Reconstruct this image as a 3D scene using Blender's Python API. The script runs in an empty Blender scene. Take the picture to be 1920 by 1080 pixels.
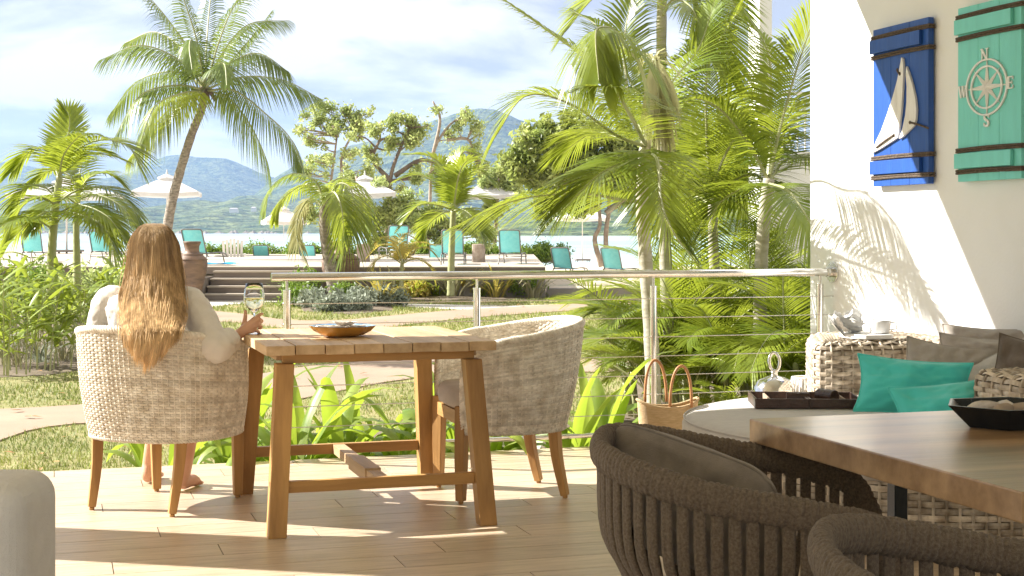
import bpy, math, random
import numpy as np
from mathutils import Vector, Matrix, Euler, noise as mnoise
PI = math.pi
sc = bpy.context.scene
COL = sc.collection
R = random.Random(7)
NR = np.random.RandomState(11)
# ---------------------------------------------------------------- camera
FPX, HC, HOR = 2773.0, 1.2, 434.0
cam_d = bpy.data.cameras.new('camera'); cam = bpy.data.objects.new('camera', cam_d); COL.objects.link(cam)
cam.location = (0, 0, HC); cam.rotation_euler = (PI/2, 0, 0)
cam_d.sensor_width = 36; cam_d.lens = 36*FPX/1920; cam_d.shift_y = -(540-HOR)/1920
cam_d.clip_start = 0.05; cam_d.clip_end = 30000
sc.camera = cam
# ---------------------------------------------------------------- light
SUN_EL, SUN_AZ = math.radians(34), math.radians(-12)      # travel direction of the light on the ground
sd = Vector((math.cos(SUN_AZ)*math.cos(SUN_EL), math.sin(SUN_AZ)*math.cos(SUN_EL), -math.sin(SUN_EL)))
sl = bpy.data.lights.new('sun', 'SUN'); sl.energy = 3.8; sl.angle = math.radians(0.5); sl.color = (1, .965, .90)
sun = bpy.data.objects.new('sun', sl); COL.objects.link(sun)
sun.rotation_euler = sd.to_track_quat('-Z', 'Y').to_euler()
world = bpy.data.worlds.new('World'); sc.world = world; world.use_nodes = True
wt = world.node_tree; wt.nodes.clear()
def wn(t, **k):
    n = wt.nodes.new(t)
    for a, b in k.items(): setattr(n, a, b)
    return n
wl = wt.links.new
out = wn('ShaderNodeOutputWorld')
sky = wn('ShaderNodeTexSky', sky_type='NISHITA', sun_disc=False, sun_elevation=SUN_EL, sun_rotation=math.atan2(-math.cos(SUN_AZ), -math.sin(SUN_AZ)), air_density=1.0, dust_density=.6, ozone_density=2.0)
bg = wn('ShaderNodeBackground'); bg.inputs[1].default_value = 0.065
wl(sky.outputs[0], bg.inputs[0])
geo = wn('ShaderNodeTexCoord')
sep = wn('ShaderNodeSeparateXYZ'); wl(geo.outputs['Generated'], sep.inputs[0])
def wm(op, a, b=None):
    n = wn('ShaderNodeMath', operation=op)
    for i, v in enumerate((a, b)):
        if v is None: continue
        if isinstance(v, (int, float)): n.inputs[i].default_value = v
        else: wl(v, n.inputs[i])
    return n.outputs[0]
zz = wm('ADD', wm('MAXIMUM', sep.outputs[2], 0.0), 0.20)
cx = wm('DIVIDE', sep.outputs[0], zz); cy = wm('DIVIDE', sep.outputs[1], zz)
cmb = wn('ShaderNodeCombineXYZ'); wl(cx, cmb.inputs[0]); wl(cy, cmb.inputs[1]); cmb.inputs[2].default_value = 3.7
n1 = wn('ShaderNodeTexNoise'); n1.inputs['Scale'].default_value = 1.15; n1.inputs['Detail'].default_value = 9; n1.inputs['Roughness'].default_value = .56
wl(cmb.outputs[0], n1.inputs['Vector'])
r1 = wn('ShaderNodeValToRGB'); r1.color_ramp.elements[0].position = .14; r1.color_ramp.elements[1].position = .30
wl(n1.outputs[0], r1.inputs[0])
n2 = wn('ShaderNodeTexNoise'); n2.inputs['Scale'].default_value = 1.7; n2.inputs['Detail'].default_value = 10; n2.inputs['Roughness'].default_value = .55; n2.inputs['Distortion'].default_value = .3
mp = wn('ShaderNodeMapping'); mp.inputs['Location'].default_value = (4.3, 1.2, 0); wl(cmb.outputs[0], mp.inputs[0]); wl(mp.outputs[0], n2.inputs['Vector'])
r2 = wn('ShaderNodeValToRGB'); r2.color_ramp.elements[0].position = .41; r2.color_ramp.elements[0].color = (.48, .475, .50, 1)
r2.color_ramp.elements[1].position = .53; r2.color_ramp.elements[1].color = (1.0, .95, .90, 1)
wl(n2.outputs[0], r2.inputs[0])
bg2 = wn('ShaderNodeBackground'); bg2.inputs[1].default_value = .33; wl(r2.outputs[0], bg2.inputs[0])
mixw = wn('ShaderNodeMixShader'); wl(r1.outputs[0], mixw.inputs[0]); wl(bg.outputs[0], mixw.inputs[1]); wl(bg2.outputs[0], mixw.inputs[2])
wl(mixw.outputs[0], out.inputs[0])
sc.view_settings.view_transform = 'Standard'; sc.view_settings.look = 'None'; sc.view_settings.gamma = 1
sc.view_settings.use_curve_mapping = False
sc.view_settings.exposure = 2.02
sc.cycles.max_bounces = 8; sc.cycles.transparent_max_bounces = 12; sc.cycles.volume_bounces = 0
sc.cycles.use_denoising = True
# ---------------------------------------------------------------- helpers
AD = math.radians(17.2); CA, SA = math.cos(AD), math.sin(AD)
def D(u, v, z=0.0): return np.array((u*CA - v*SA, u*SA + v*CA, z))      # terrace axes -> world
def PT(px, py, d): return np.array(((px-960)/FPX*d, d, HC-(py-HOR)/FPX*d))
def GP(px, py, h):                                                       # point of the level h
    d = (HC-h)*FPX/(py-HOR); return np.array(((px-960)/FPX*d, d, h))
class MB:
    def __init__(s): s.V = []; s.n = 0; s.Q = []; s.T = []; s.mq = []; s.mt = []; s.mi = 0; s.G = []
    def add(s, V, quads=None, tris=None, polys=None):
        V = np.asarray(V, float).reshape(-1, 3); o = s.n; s.V.append(V); s.n += len(V)
        if quads is not None and len(quads):
            q = np.asarray(quads, np.int64).reshape(-1, 4)+o; s.Q.append(q); s.mq.append(np.full(len(q), s.mi))
        if tris is not None and len(tris):
            t = np.asarray(tris, np.int64).reshape(-1, 3)+o; s.T.append(t); s.mt.append(np.full(len(t), s.mi))
        if polys:
            for p in polys: s.G.append(([i+o for i in p], s.mi))
        return s
    def mesh(s, name, mats, smooth=False):
        V = np.concatenate(s.V) if s.V else np.zeros((0, 3))
        Q = np.concatenate(s.Q) if s.Q else np.zeros((0, 4), int); T = np.concatenate(s.T) if s.T else np.zeros((0, 3), int)
        me = bpy.data.meshes.new(name)
        gl = [g for g, _ in s.G]
        nl = len(Q)*4+len(T)*3+sum(len(g) for g in gl); npoly = len(Q)+len(T)+len(gl)
        me.vertices.add(len(V)); me.vertices.foreach_set('co', V.ravel())
        me.loops.add(nl); me.polygons.add(npoly)
        li = np.concatenate([Q.ravel(), T.ravel()]+[np.array(g) for g in gl]).astype(np.int32)
        me.loops.foreach_set('vertex_index', li)
        tot = np.concatenate([np.full(len(Q), 4), np.full(len(T), 3), np.array([len(g) for g in gl], int)]).astype(np.int32)
        st = np.concatenate([[0], np.cumsum(tot)[:-1]]).astype(np.int32) if npoly else np.zeros(0, np.int32)
        me.polygons.foreach_set('loop_start', st)
        mi = np.concatenate(s.mq+s.mt+[np.array([m for _, m in s.G], int)]).astype(np.int32) if npoly else np.zeros(0, np.int32)
        if not isinstance(mats, (list, tuple)): mats = [mats]
        for m in mats: me.materials.append(m)
        me.polygons.foreach_set('material_index', mi)
        me.update(calc_edges=True)
        me.polygons.foreach_set('use_smooth', np.full(npoly, bool(smooth)))
        me.validate()
        return me
    def build(s, name, mats, parent=None, loc=None, rz=0, smooth=False, origin=None, bevel=0):
        if origin is not None:
            o3 = np.asarray(origin, float); s.V = [v-o3 for v in s.V]
        me = s.mesh(name, mats, smooth)
        o = bpy.data.objects.new(name, me); COL.objects.link(o)
        if parent is not None: o.parent = parent
        elif origin is not None: o.location = tuple(origin)
        if loc is not None: o.location = tuple(loc)
        if rz: o.rotation_euler = (0, 0, rz)
        if bevel:
            b = o.modifiers.new('bevel', 'BEVEL'); b.width = bevel; b.segments = 2; b.limit_method = 'ANGLE'; b.angle_limit = .7
            for p in me.polygons: p.use_smooth = False
        return o
def tag(o, label=None, cat=None, group=None, kind=None):
    if label: o['label'] = label
    if cat: o['category'] = cat
    if group: o['group'] = group
    if kind: o['kind'] = kind
    return o
def thing(name, label, cat, loc=(0, 0, 0), rz=0, group=None):
    o = bpy.data.objects.new(name, None); COL.objects.link(o); o.location = tuple(loc); o.rotation_euler = (0, 0, rz)
    o.empty_display_size = .1
    return tag(o, label, cat, group)
def copy_tree(o, parent=None):
    c = o.copy(); COL.objects.link(c)
    if parent is not None: c.parent = parent
    for ch in list(KIDS(o)): copy_tree(ch, c)
    return c
def KIDS(o): return [x for x in COL.objects if x.parent == o]
def dup(o, label, loc, rz=0, group=None, scale=None):
    c = copy_tree(o); c.location = tuple(loc); c.rotation_euler = (0, 0, rz); c['label'] = label
    if group: c['group'] = group
    if scale: c.scale = (scale,)*3 if isinstance(scale, (int, float)) else scale
    return c
def inst(src, parent=None, loc=(0, 0, 0), rot=(0, 0, 0), scale=(1, 1, 1)):
    c = src.copy(); COL.objects.link(c); c.parent = parent; c.location = tuple(loc); c.rotation_euler = rot; c.scale = scale
    return c
def place(src, name, parent=None, loc=(0, 0, 0), rot=(0, 0, 0), scale=(1, 1, 1)):     # object from mesh data
    c = bpy.data.objects.new(name, src); COL.objects.link(c)
    if parent is not None: c.parent = parent
    c.location = tuple(loc); c.rotation_euler = rot; c.scale = scale
    return c
BOXQ = [(0, 3, 2, 1), (4, 5, 6, 7), (0, 1, 5, 4), (1, 2, 6, 5), (2, 3, 7, 6), (3, 0, 4, 7)]
def box(mb, x0, x1, y0, y1, z0, z1):
    mb.add([(x0, y0, z0), (x1, y0, z0), (x1, y1, z0), (x0, y1, z0), (x0, y0, z1), (x1, y0, z1), (x1, y1, z1), (x0, y1, z1)], BOXQ); return mb
def hexa(mb, bot, top): mb.add(list(bot)+list(top), BOXQ); return mb
def frames(P):
    P = np.asarray(P, float); T = np.gradient(P, axis=0); T /= np.linalg.norm(T, axis=1)[:, None]+1e-12
    a = np.array((0, 0, 1.)) if abs(T[0][2]) < .9 else np.array((1., 0, 0))
    N = np.zeros_like(P); n = np.cross(T[0], a); n /= np.linalg.norm(n); N[0] = n
    for i in range(1, len(P)):
        n = n - T[i]*np.dot(n, T[i]); n /= np.linalg.norm(n)+1e-12; N[i] = n
    return T, N, np.cross(T, N)
def tube(mb, P, r, n=8, cap=True, flat=1.0, close=False):
    P = np.asarray(P, float); m = len(P); T, N, B = frames(P)
    r = np.broadcast_to(np.asarray(r, float), (m,))
    a = np.arange(n)*2*PI/n; c, s_ = np.cos(a), np.sin(a)*flat
    V = P[:, None, :]+r[:, None, None]*(c[None, :, None]*N[:, None, :]+s_[None, :, None]*B[:, None, :])
    i = np.arange(m if close else m-1)[:, None]; j = np.arange(n)[None, :]; i2 = (i+1) % m; j2 = (j+1) % n
    q = np.stack([i*n+j, i*n+j2, i2*n+j2, i2*n+j], -1).reshape(-1, 4)
    pol = [list(range(n))[::-1], [(m-1)*n+k for k in range(n)]] if cap and not close else None
    mb.add(V.reshape(-1, 3), q, polys=pol); return mb
def lathe(mb, prof, n=32, c=(0, 0), wob=None):
    prof = np.asarray(prof, float); m = len(prof); a = np.arange(n)*2*PI/n
    rr = prof[:, 0][:, None]*(1 if wob is None else wob(a)[None, :])
    V = np.stack([c[0]+rr*np.cos(a), c[1]+rr*np.sin(a), np.broadcast_to(prof[:, 1][:, None], (m, n))], -1)
    i = np.arange(m-1)[:, None]; j = np.arange(n)[None, :]; j2 = (j+1) % n
    mb.add(V.reshape(-1, 3), np.stack([i*n+j, i*n+j2, (i+1)*n+j2, (i+1)*n+j], -1).reshape(-1, 4)); return mb
def grid(mb, P):                                    # P (m,n,3)
    m, n = P.shape[:2]; i = np.arange(m-1)[:, None]; j = np.arange(n-1)[None, :]
    mb.add(P.reshape(-1, 3), np.stack([i*n+j, i*n+j+1, (i+1)*n+j+1, (i+1)*n+j], -1).reshape(-1, 4)); return mb
def prism(mb, pts, z0, z1):                         # closed outline (x,y) extruded
    n = len(pts); V = [(p[0], p[1], z0) for p in pts]+[(p[0], p[1], z1) for p in pts]
    mb.add(V, [(i, (i+1) % n, n+(i+1) % n, n+i) for i in range(n)], polys=[list(range(n))[::-1], list(range(n, 2*n))]); return mb
def spline(C, n):
    C = np.asarray(C, float); m = len(C)
    if m == 2: t = np.linspace(0, 1, n)[:, None]; return C[0]*(1-t)+C[1]*t
    E = np.vstack([2*C[0]-C[1], C, 2*C[-1]-C[-2]]); o = []
    for t in np.linspace(0, m-1, n):
        i = min(int(t), m-2); f = t-i; p0, p1, p2, p3 = E[i:i+4]
        o.append(.5*((2*p1)+(p2-p0)*f+(2*p0-5*p1+4*p2-p3)*f*f+(3*p1-p0-3*p2+p3)*f**3))
    return np.array(o)
# ---------------------------------------------------------------- materials
def mat(name, c1, c2=None, scale=8.0, rough=.6, bump=0.0, bscale=40.0, metal=0.0, stretch=(1, 1, 1), transl=0.0, tcol=None, rnd=0.0,
        coat=0.0, spec=.5, ramp=(.35, .65), detail=5, bstretch=None, island=False, trans=0.0, ior=1.45, coord='Object', sheen=0.0, bdist=.01):
    m = bpy.data.materials.new(name); m.use_nodes = True; nt = m.node_tree; nt.nodes.clear(); L = nt.links.new
    o = nt.nodes.new('ShaderNodeOutputMaterial'); b = nt.nodes.new('ShaderNodeBsdfPrincipled')
    b.inputs['Roughness'].default_value = rough; b.inputs['Metallic'].default_value = metal
    b.inputs['Specular IOR Level'].default_value = spec; b.inputs['Coat Weight'].default_value = coat; b.inputs['Coat Roughness'].default_value = .15
    b.inputs['Transmission Weight'].default_value = trans; b.inputs['IOR'].default_value = ior; b.inputs['Sheen Weight'].default_value = sheen
    tc = nt.nodes.new('ShaderNodeTexCoord'); vec = tc.outputs[coord]
    oi = None
    if rnd or island:
        oi = nt.nodes.new('ShaderNodeObjectInfo'); ad = nt.nodes.new('ShaderNodeVectorMath'); ad.operation = 'ADD'
        cb = nt.nodes.new('ShaderNodeCombineXYZ'); ml = nt.nodes.new('ShaderNodeMath'); ml.operation = 'MULTIPLY'; ml.inputs[1].default_value = 37
        L(oi.outputs['Random'], ml.inputs[0]); [L(ml.outputs[0], cb.inputs[k]) for k in range(3)]
        L(vec, ad.inputs[0]); L(cb.outputs[0], ad.inputs[1]); vec = ad.outputs[0]
    def mapped(st):
        mp = nt.nodes.new('ShaderNodeMapping'); mp.inputs['Scale'].default_value = st; L(vec, mp.inputs[0]); return mp.outputs[0]
    col = None
    c2_ = c2 if c2 is not None else tuple(x*.85 for x in c1)
    nz = nt.nodes.new('ShaderNodeTexNoise'); nz.inputs['Scale'].default_value = scale; nz.inputs['Detail'].default_value = detail; nz.inputs['Roughness'].default_value = .6
    L(mapped(stretch), nz.inputs['Vector'])
    rp = nt.nodes.new('ShaderNodeValToRGB'); rp.color_ramp.elements[0].position = ramp[0]; rp.color_ramp.elements[1].position = ramp[1]
    rp.color_ramp.elements[0].color = (*c1, 1); rp.color_ramp.elements[1].color = (*c2_, 1); L(nz.outputs[0], rp.inputs[0]); col = rp.outputs[0]
    if rnd:
        hs = nt.nodes.new('ShaderNodeHueSaturation'); mr = nt.nodes.new('ShaderNodeMapRange')
        mr.inputs[3].default_value = 1-rnd; mr.inputs[4].default_value = 1+rnd
        if island:
            g = nt.nodes.new('ShaderNodeNewGeometry'); L(g.outputs['Random Per Island'], mr.inputs[0])
        else: L(oi.outputs['Random'], mr.inputs[0])
        L(mr.outputs[0], hs.inputs['Value']); L(col, hs.inputs['Color']); col = hs.outputs[0]
    L(col, b.inputs['Base Color'])
    if bump:
        bz = nt.nodes.new('ShaderNodeTexNoise'); bz.inputs['Scale'].default_value = bscale; bz.inputs['Detail'].default_value = 4
        L(mapped(bstretch or stretch), bz.inputs['Vector'])
        bp = nt.nodes.new('ShaderNodeBump'); bp.inputs['Strength'].default_value = bump; bp.inputs['Distance'].default_value = bdist
        L(bz.outputs[0], bp.inputs['Height']); L(bp.outputs[0], b.inputs['Normal'])
    if transl:
        t = nt.nodes.new('ShaderNodeBsdfTranslucent'); mx = nt.nodes.new('ShaderNodeMixShader'); mx.inputs[0].default_value = transl
        if tcol: t.inputs[0].default_value = (*tcol, 1)
        else: L(col, t.inputs[0])
        L(b.outputs[0], mx.inputs[1]); L(t.outputs[0], mx.inputs[2]); L(mx.outputs[0], o.inputs[0])
    else: L(b.outputs[0], o.inputs[0])
    m['bsdf'] = b.name
    return m
M = {}
M['tile'] = mat('pale_oak_floor_tile', (.64, .50, .365), (.44, .33, .225), 4.5, .34, .2, 40, stretch=(1, 10, 1), rnd=.12, ramp=(.34, .70), detail=11)
M['grout'] = mat('floor_grout', (.20, .15, .11), None, 8, .9)
M['plaster'] = mat('white_wall_plaster', (.84, .84, .83), (.80, .80, .79), 2, .75, .12, 60)
M['teak'] = mat('golden_teak', (.50, .285, .095), (.29, .15, .048), 13, .5, .2, 60, stretch=(1, 1, .07), rnd=.14, detail=8, ramp=(.36, .66))
M['teakx'] = mat('golden_teak_rail', (.50, .285, .095), (.29, .15, .048), 13, .5, .2, 60, stretch=(.07, 1, 1), rnd=.12, detail=8, ramp=(.36, .66))
M['teaktop'] = mat('weathered_teak_top', (.64, .46, .27), (.42, .275, .14), 13, .55, .2, 60, stretch=(1, .07, 1), rnd=.18, detail=8, ramp=(.36, .66))
M['darkwood'] = mat('polished_brown_wood', (.50, .32, .17), (.20, .11, .05), 9, .30, .08, 60, stretch=(.09, 1, 1.0), detail=10, ramp=(.36, .68), coat=.15)
M['steel'] = mat('polished_steel', (.78, .77, .75), None, 5, .13, metal=1)
M['cable'] = mat('steel_cable', (.6, .59, .56), None, 5, .3, metal=1)
M['wicker'] = mat('pale_wicker', (.84, .79, .69), (.56, .49, .39), 22, .62, .1, 100, stretch=(1, 1, 1), rnd=.16, island=True)
M['wickerin'] = mat('wicker_in_shadow_core', (.30, .23, .15), (.20, .15, .10), 16, .8)  # dark colour stands in for the shade behind the strands
M['wickerg'] = mat('grey_brown_wicker', (.60, .52, .41), (.32, .25, .175), 20, .6, .1, 100, rnd=.35, island=True)
M['cushg'] = mat('taupe_cushion_fabric', (.40, .355, .31), (.35, .31, .27), 30, .9, .25, 500, sheen=.2)
M['cushl'] = mat('light_grey_fabric', (.56, .53, .49), (.51, .48, .45), 20, .9, .25, 500, sheen=.2)
M['cushb'] = mat('brown_taupe_fabric', (.25, .21, .165), (.205, .17, .13), 30, .9, .3, 400, sheen=.2)
M['sofafab'] = mat('grey_sofa_fabric', (.74, .72, .69), (.69, .67, .64), 20, .9, .35, 300)
M['cushd'] = mat('dark_brown_cushion_fabric', (.15, .115, .085), (.12, .09, .066), 30, .9, .3, 400, sheen=.2)
M['teal'] = mat('turquoise_fabric', (.08, .66, .61), (.07, .61, .56), 10, .75, .2, 400, sheen=.3)
M['seatc'] = mat('beige_seat_fabric', (.50, .44, .37), (.44, .385, .32), 20, .9, .25, 500)
M['rope'] = mat('brown_rope_strap', (.21, .16, .11), (.11, .08, .054), 190, .9, .5, 420, sheen=.1)
M['skin'] = mat('sun_tanned_skin', (.62, .36, .235), (.56, .31, .195), 12, .5, .1, 200)
M['shirt'] = mat('white_cotton_shirt', (.82, .78, .72), (.76, .72, .67), 20, .85, .25, 300, transl=.12)
M['hair'] = mat('golden_brown_hair', (.72, .54, .32), (.33, .225, .12), 9, .36, 0, 40, stretch=(2.5, 2.5, .35), rnd=.30, island=True, transl=.12)
hm = M['hair']; hnt = hm.node_tree; hb = hnt.nodes[hm['bsdf']]; src = hb.inputs['Base Color'].links[0].from_socket
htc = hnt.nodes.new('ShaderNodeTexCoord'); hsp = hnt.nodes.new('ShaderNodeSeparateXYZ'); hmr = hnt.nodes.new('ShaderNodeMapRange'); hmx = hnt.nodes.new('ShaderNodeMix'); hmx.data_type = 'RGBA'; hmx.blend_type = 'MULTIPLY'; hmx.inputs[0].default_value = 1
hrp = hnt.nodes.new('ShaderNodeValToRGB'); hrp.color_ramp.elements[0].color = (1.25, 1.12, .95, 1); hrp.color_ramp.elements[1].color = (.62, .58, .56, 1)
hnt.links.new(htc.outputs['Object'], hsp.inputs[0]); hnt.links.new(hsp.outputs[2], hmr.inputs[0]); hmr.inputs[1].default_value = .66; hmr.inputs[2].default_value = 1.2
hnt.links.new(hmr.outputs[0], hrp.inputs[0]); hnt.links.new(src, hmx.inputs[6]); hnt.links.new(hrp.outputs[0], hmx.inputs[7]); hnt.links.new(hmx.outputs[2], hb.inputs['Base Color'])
M['grassb'] = mat('grass_blade', (.29, .32, .075), (.16, .205, .04), 1.5, .6, rnd=.3, island=True, transl=.3)
M['leafpalm'] = mat('palm_leaf', (.23, .28, .035), (.085, .14, .02), 1.7, .33, rnd=.35, transl=.36, tcol=(.46, .53, .05))
M['leafcoco'] = mat('coconut_leaf', (.14, .20, .04), (.07, .115, .022), 1.2, .36, rnd=.22, transl=.28, tcol=(.30, .38, .06))
M['leafyel'] = mat('yellowing_palm_leaf', (.55, .46, .12), (.40, .34, .10), 2, .5, rnd=.1, transl=.4, tcol=(.70, .58, .12))
M['leafdry'] = mat('dry_palm_leaf', (.50, .48, .22), (.38, .36, .17), 2, .6, rnd=.1, transl=.35)
M['leaflily'] = mat('lily_leaf', (.33, .38, .09), (.14, .23, .035), 4, .42, rnd=.22, transl=.42, tcol=(.48, .62, .06))
M['leafginger'] = mat('ginger_leaf', (.30, .36, .07), (.17, .24, .045), 3, .38, rnd=.2, transl=.35, tcol=(.42, .50, .06))
M['leaftree'] = mat('tree_leaf', (.52, .57, .22), (.34, .42, .14), 1.2, .4, rnd=.35, island=True, transl=.5)
M['leafdark'] = mat('dense_tree_leaf', (.48, .52, .17), (.26, .33, .08), .9, .4, rnd=.45, island=True, transl=.5)
M['leafhedge'] = mat('beach_shrub_leaf', (.26, .36, .05), (.15, .25, .03), 1.5, .4, rnd=.25, island=True, transl=.35)
M['leafsilver'] = mat('silver_foliage', (.33, .36, .27), (.22, .26, .18), 1.5, .6, rnd=.25, island=True, transl=.25)
M['drygrass'] = mat('straw_grass', (.33, .30, .17), (.24, .23, .12), 1.5, .7, rnd=.25, island=True, transl=.25)
M['stem'] = mat('palm_stem', (.42, .42, .22), (.30, .32, .15), 3, .5, rnd=.1)
M['trunkpale'] = mat('pale_ringed_trunk', (.50, .46, .38), (.33, .30, .22), 7, .7, .3, 20, stretch=(1, 1, 3))
M['trunkcoco'] = mat('coconut_trunk', (.40, .34, .27), (.17, .14, .11), 9, .8, .5, 18, stretch=(1, 1, 2))
M['bark'] = mat('tree_bark', (.26, .20, .15), (.14, .105, .08), 6, .85, .5, 25, stretch=(1, 1, .4))
M['barkpale'] = mat('pale_branch_bark', (.42, .35, .28), (.26, .20, .15), 6, .85, .4, 25)
M['urn'] = mat('brown_clay', (.25, .155, .10), (.13, .085, .06), 3, .55, .5, 14, stretch=(1, 1, 4))
M['rock'] = mat('garden_rock', (.25, .21, .17), (.14, .115, .09), 3, .85, .8, 10)
M['canvas'] = mat('white_canvas', (.80, .79, .78), None, 3, .8, transl=.25)
M['whitemetal'] = mat('white_metal', (.75, .74, .72), None, 3, .4)
M['greymetal'] = mat('grey_brown_aluminium', (.20, .185, .17), None, 3, .4, metal=.3)
M['sling'] = mat('turquoise_sling_mesh', (.14, .46, .46), (.20, .52, .50), 6, .6, transl=.35)
M['deckwood'] = mat('grey_brown_decking', (.23, .19, .16), (.15, .12, .10), 3, .7, .3, 20, stretch=(.1, 2, 2))
M['decktop'] = mat('pool_terrace_stone', (.50, .43, .35), (.43, .37, .30), 1, .7, .1, 10)
M['concrete'] = mat('grey_render', (.32, .29, .26), (.22, .20, .175), 1, .85, .3, 12)
M['sand'] = mat('beach_sand', (.66, .56, .43), (.58, .48, .36), .5, .9, .4, 3)
M['path'] = mat('tan_garden_path', (.36, .265, .185), (.30, .215, .15), .8, .85, .25, 30)
M['gravel'] = mat('white_gravel', (.62, .58, .52), (.42, .39, .34), 14, .9, .7, 30)
M['soil'] = mat('garden_soil', (.20, .155, .105), (.12, .09, .06), 5, .95, .7, 20)
M['lawn'] = mat('lawn_ground', (.20, .20, .065), (.34, .28, .13), 1.6, .95, .9, 25, ramp=(.3, .75), detail=9)
M['blue'] = mat('blue_painted_wood', (.018, .085, .36), (.014, .07, .30), 6, .45, .35, 12, stretch=(3, 3, .4))
M['aqua'] = mat('aqua_painted_wood', (.20, .67, .60), (.18, .61, .54), 6, .45, .35, 12, stretch=(3, 3, .4))
M['sailwood'] = mat('whitewashed_wood', (.84, .83, .81), (.70, .68, .65), 9, .7, .4, 30, stretch=(3, 3, .3))
M['twine'] = mat('jute_twine', (.20, .155, .12), (.11, .08, .06), 120, .95, .9, 200)
M['white'] = mat('white_glaze', (.78, .78, .77), None, 3, .25)
M['cream'] = mat('cream_paint', (.85, .84, .82), None, 3, .5)
M['ochre'] = mat('ochre_glaze', (.62, .33, .07), (.50, .25, .05), 12, .25)
M['blueglaze'] = mat('blue_glaze', (.05, .22, .50), (.35, .50, .62), 20, .2)
M['shell'] = mat('oyster_shell', (.72, .66, .58), (.45, .38, .31), 22, .5, .6, 30)
M['leather'] = mat('dark_brown_leather', (.075, .042, .032), (.05, .028, .022), 30, .35, .3, 90)
M['suede'] = mat('tan_lining', (.42, .33, .24), None, 12, .9)
M['black'] = mat('black_lacquer', (.012, .018, .022), None, 3, .25)
M['straw'] = mat('woven_straw', (.70, .52, .30), (.56, .39, .20), 30, .75, .8, 120, stretch=(1, 1, 6))
M['strawdark'] = mat('dark_straw_band', (.20, .11, .06), None, 30, .75)
M['tanleather'] = mat('tan_leather_strap', (.48, .235, .10), None, 20, .5)
M['glass'] = mat('clear_glass', (1, 1, 1), (1, 1, 1), 3, .0, trans=1.0, ior=1.45)
M['wine'] = mat('white_wine', (.97, .90, .55), (.97, .90, .55), 3, .0, trans=1.0, ior=1.33)
M['hill'] = mat('forested_hill', (.015, .05, .012), (.15, .18, .06), .028, .95, 1.0, .055, bdist=22, detail=14, ramp=(.38, .64), coord='Object')
M['hillrock'] = mat('shore_rock', (.30, .26, .21), (.18, .155, .12), .05, .9)
M['roofgrey'] = mat('pale_roof', (.45, .43, .42), None, 1, .8)
# ================================================================ THE TERRACE
RV = 7.70                      # rail line (v), wall plane at u = WU
WU = 4.352
tf = MB(); c0 = [D(-3.6, -1.5), D(WU, -1.5), D(WU, 7.745), D(-3.6, 7.745)]
hexa(tf, [c+np.array((0, 0, -.5)) for c in c0], [c+np.array((0, 0, -.006)) for c in c0])
floor = tag(tf.build('terrace_floor', M['grout']), kind='structure')
tl = MB(); box(tl, .002, 1.198, .002, .198, -.005, 0); tile_me = tl.mesh('tile', M['tile'])
b2 = None
tcount = 0
for r_ in range(0, 36):
    v1 = 7.76-.2*r_; v0 = v1-.2; off = [0, .4, .8, .2, .6, 1.0][r_ % 6]
    u = -3.6-off
    while u < WU:
        a, b = max(u, -3.6), min(u+1.2, WU)
        pc = D((a+b)/2, v0); d = pc[1]
        px = 960+pc[0]/max(d, .1)*FPX
        if b-a > .08 and v0 > .8 and tcount < 290:
            t_ = place(tile_me, 'tile', floor, D(a, v0), (0, 0, AD), ((b-a)/1.2, 1, 1)); tcount += 1
        u += 1.2
# side wall of the veranda, roof and its corner column (outside the picture, they throw the shade)
wl_ = MB(); box(wl_, WU, WU+.28, -1.6, 7.985, -.5, 3.0)
tag(wl_.build('veranda_wall', M['plaster'], rz=AD, bevel=.006), 'white plastered side wall of the veranda carrying two painted boards', 'wall')
cl_ = MB(); prism(cl_, [(-7, -.8), (WU+.28, -.8), (WU+.28, 7.80), (-2.8, 7.80), (-2.8, 5.9), (-7, 5.9)], 3.002, 3.2)
tag(cl_.build('veranda_roof', M['plaster'], rz=AD), 'white flat roof slab over the veranda', 'roof')
COLB = np.array((-1.71, 5.69, 0)) + np.array((-math.cos(SUN_AZ), -math.sin(SUN_AZ), 0))*2.25
cb_ = MB(); box(cb_, -.2, .2, -.27, .27, 0, 3.0)
tag(cb_.build('veranda_column', M['plaster'], loc=COLB, rz=SUN_AZ), 'white square column at the open corner of the veranda', 'column')
# ================================================================ GROUND
LZ = -.30
g = MB()
def flat(mb, pts, z):
    mb.add([(p[0], p[1], z) for p in pts], polys=[list(range(len(pts)))])
# one terrain sheet: lawn, then sand sloping to the sea floor
ys = np.array([-60, 0, 6, 10, 14, 20, 28, 33.9, 34.3, 50, 75, 105, 160, 400, 1500, 9000.]); xs = np.array([-9000, -900, -120, -60, -30, -15, -8, -4, 0, 2, 4, 8, 15, 30, 60, 120, 900, 9000.])
zs = np.interp(ys, [0, 33.9, 34.3, 75, 105, 160, 400, 9000], [LZ, LZ, -.16, -.62, -1.25, -2.6, -4, -8])
P = np.zeros((len(ys), len(xs), 3)); P[..., 0] = xs[None]; P[..., 1] = ys[:, None]; P[..., 2] = zs[:, None]
# material by row
for i in range(len(ys)-1):
    g.mi = 0 if ys[i] < 33.9 else 1
    grid(g, P[i:i+2])
tag(g.build('ground', [M['lawn'], M['sand']]), kind='structure')
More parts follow.
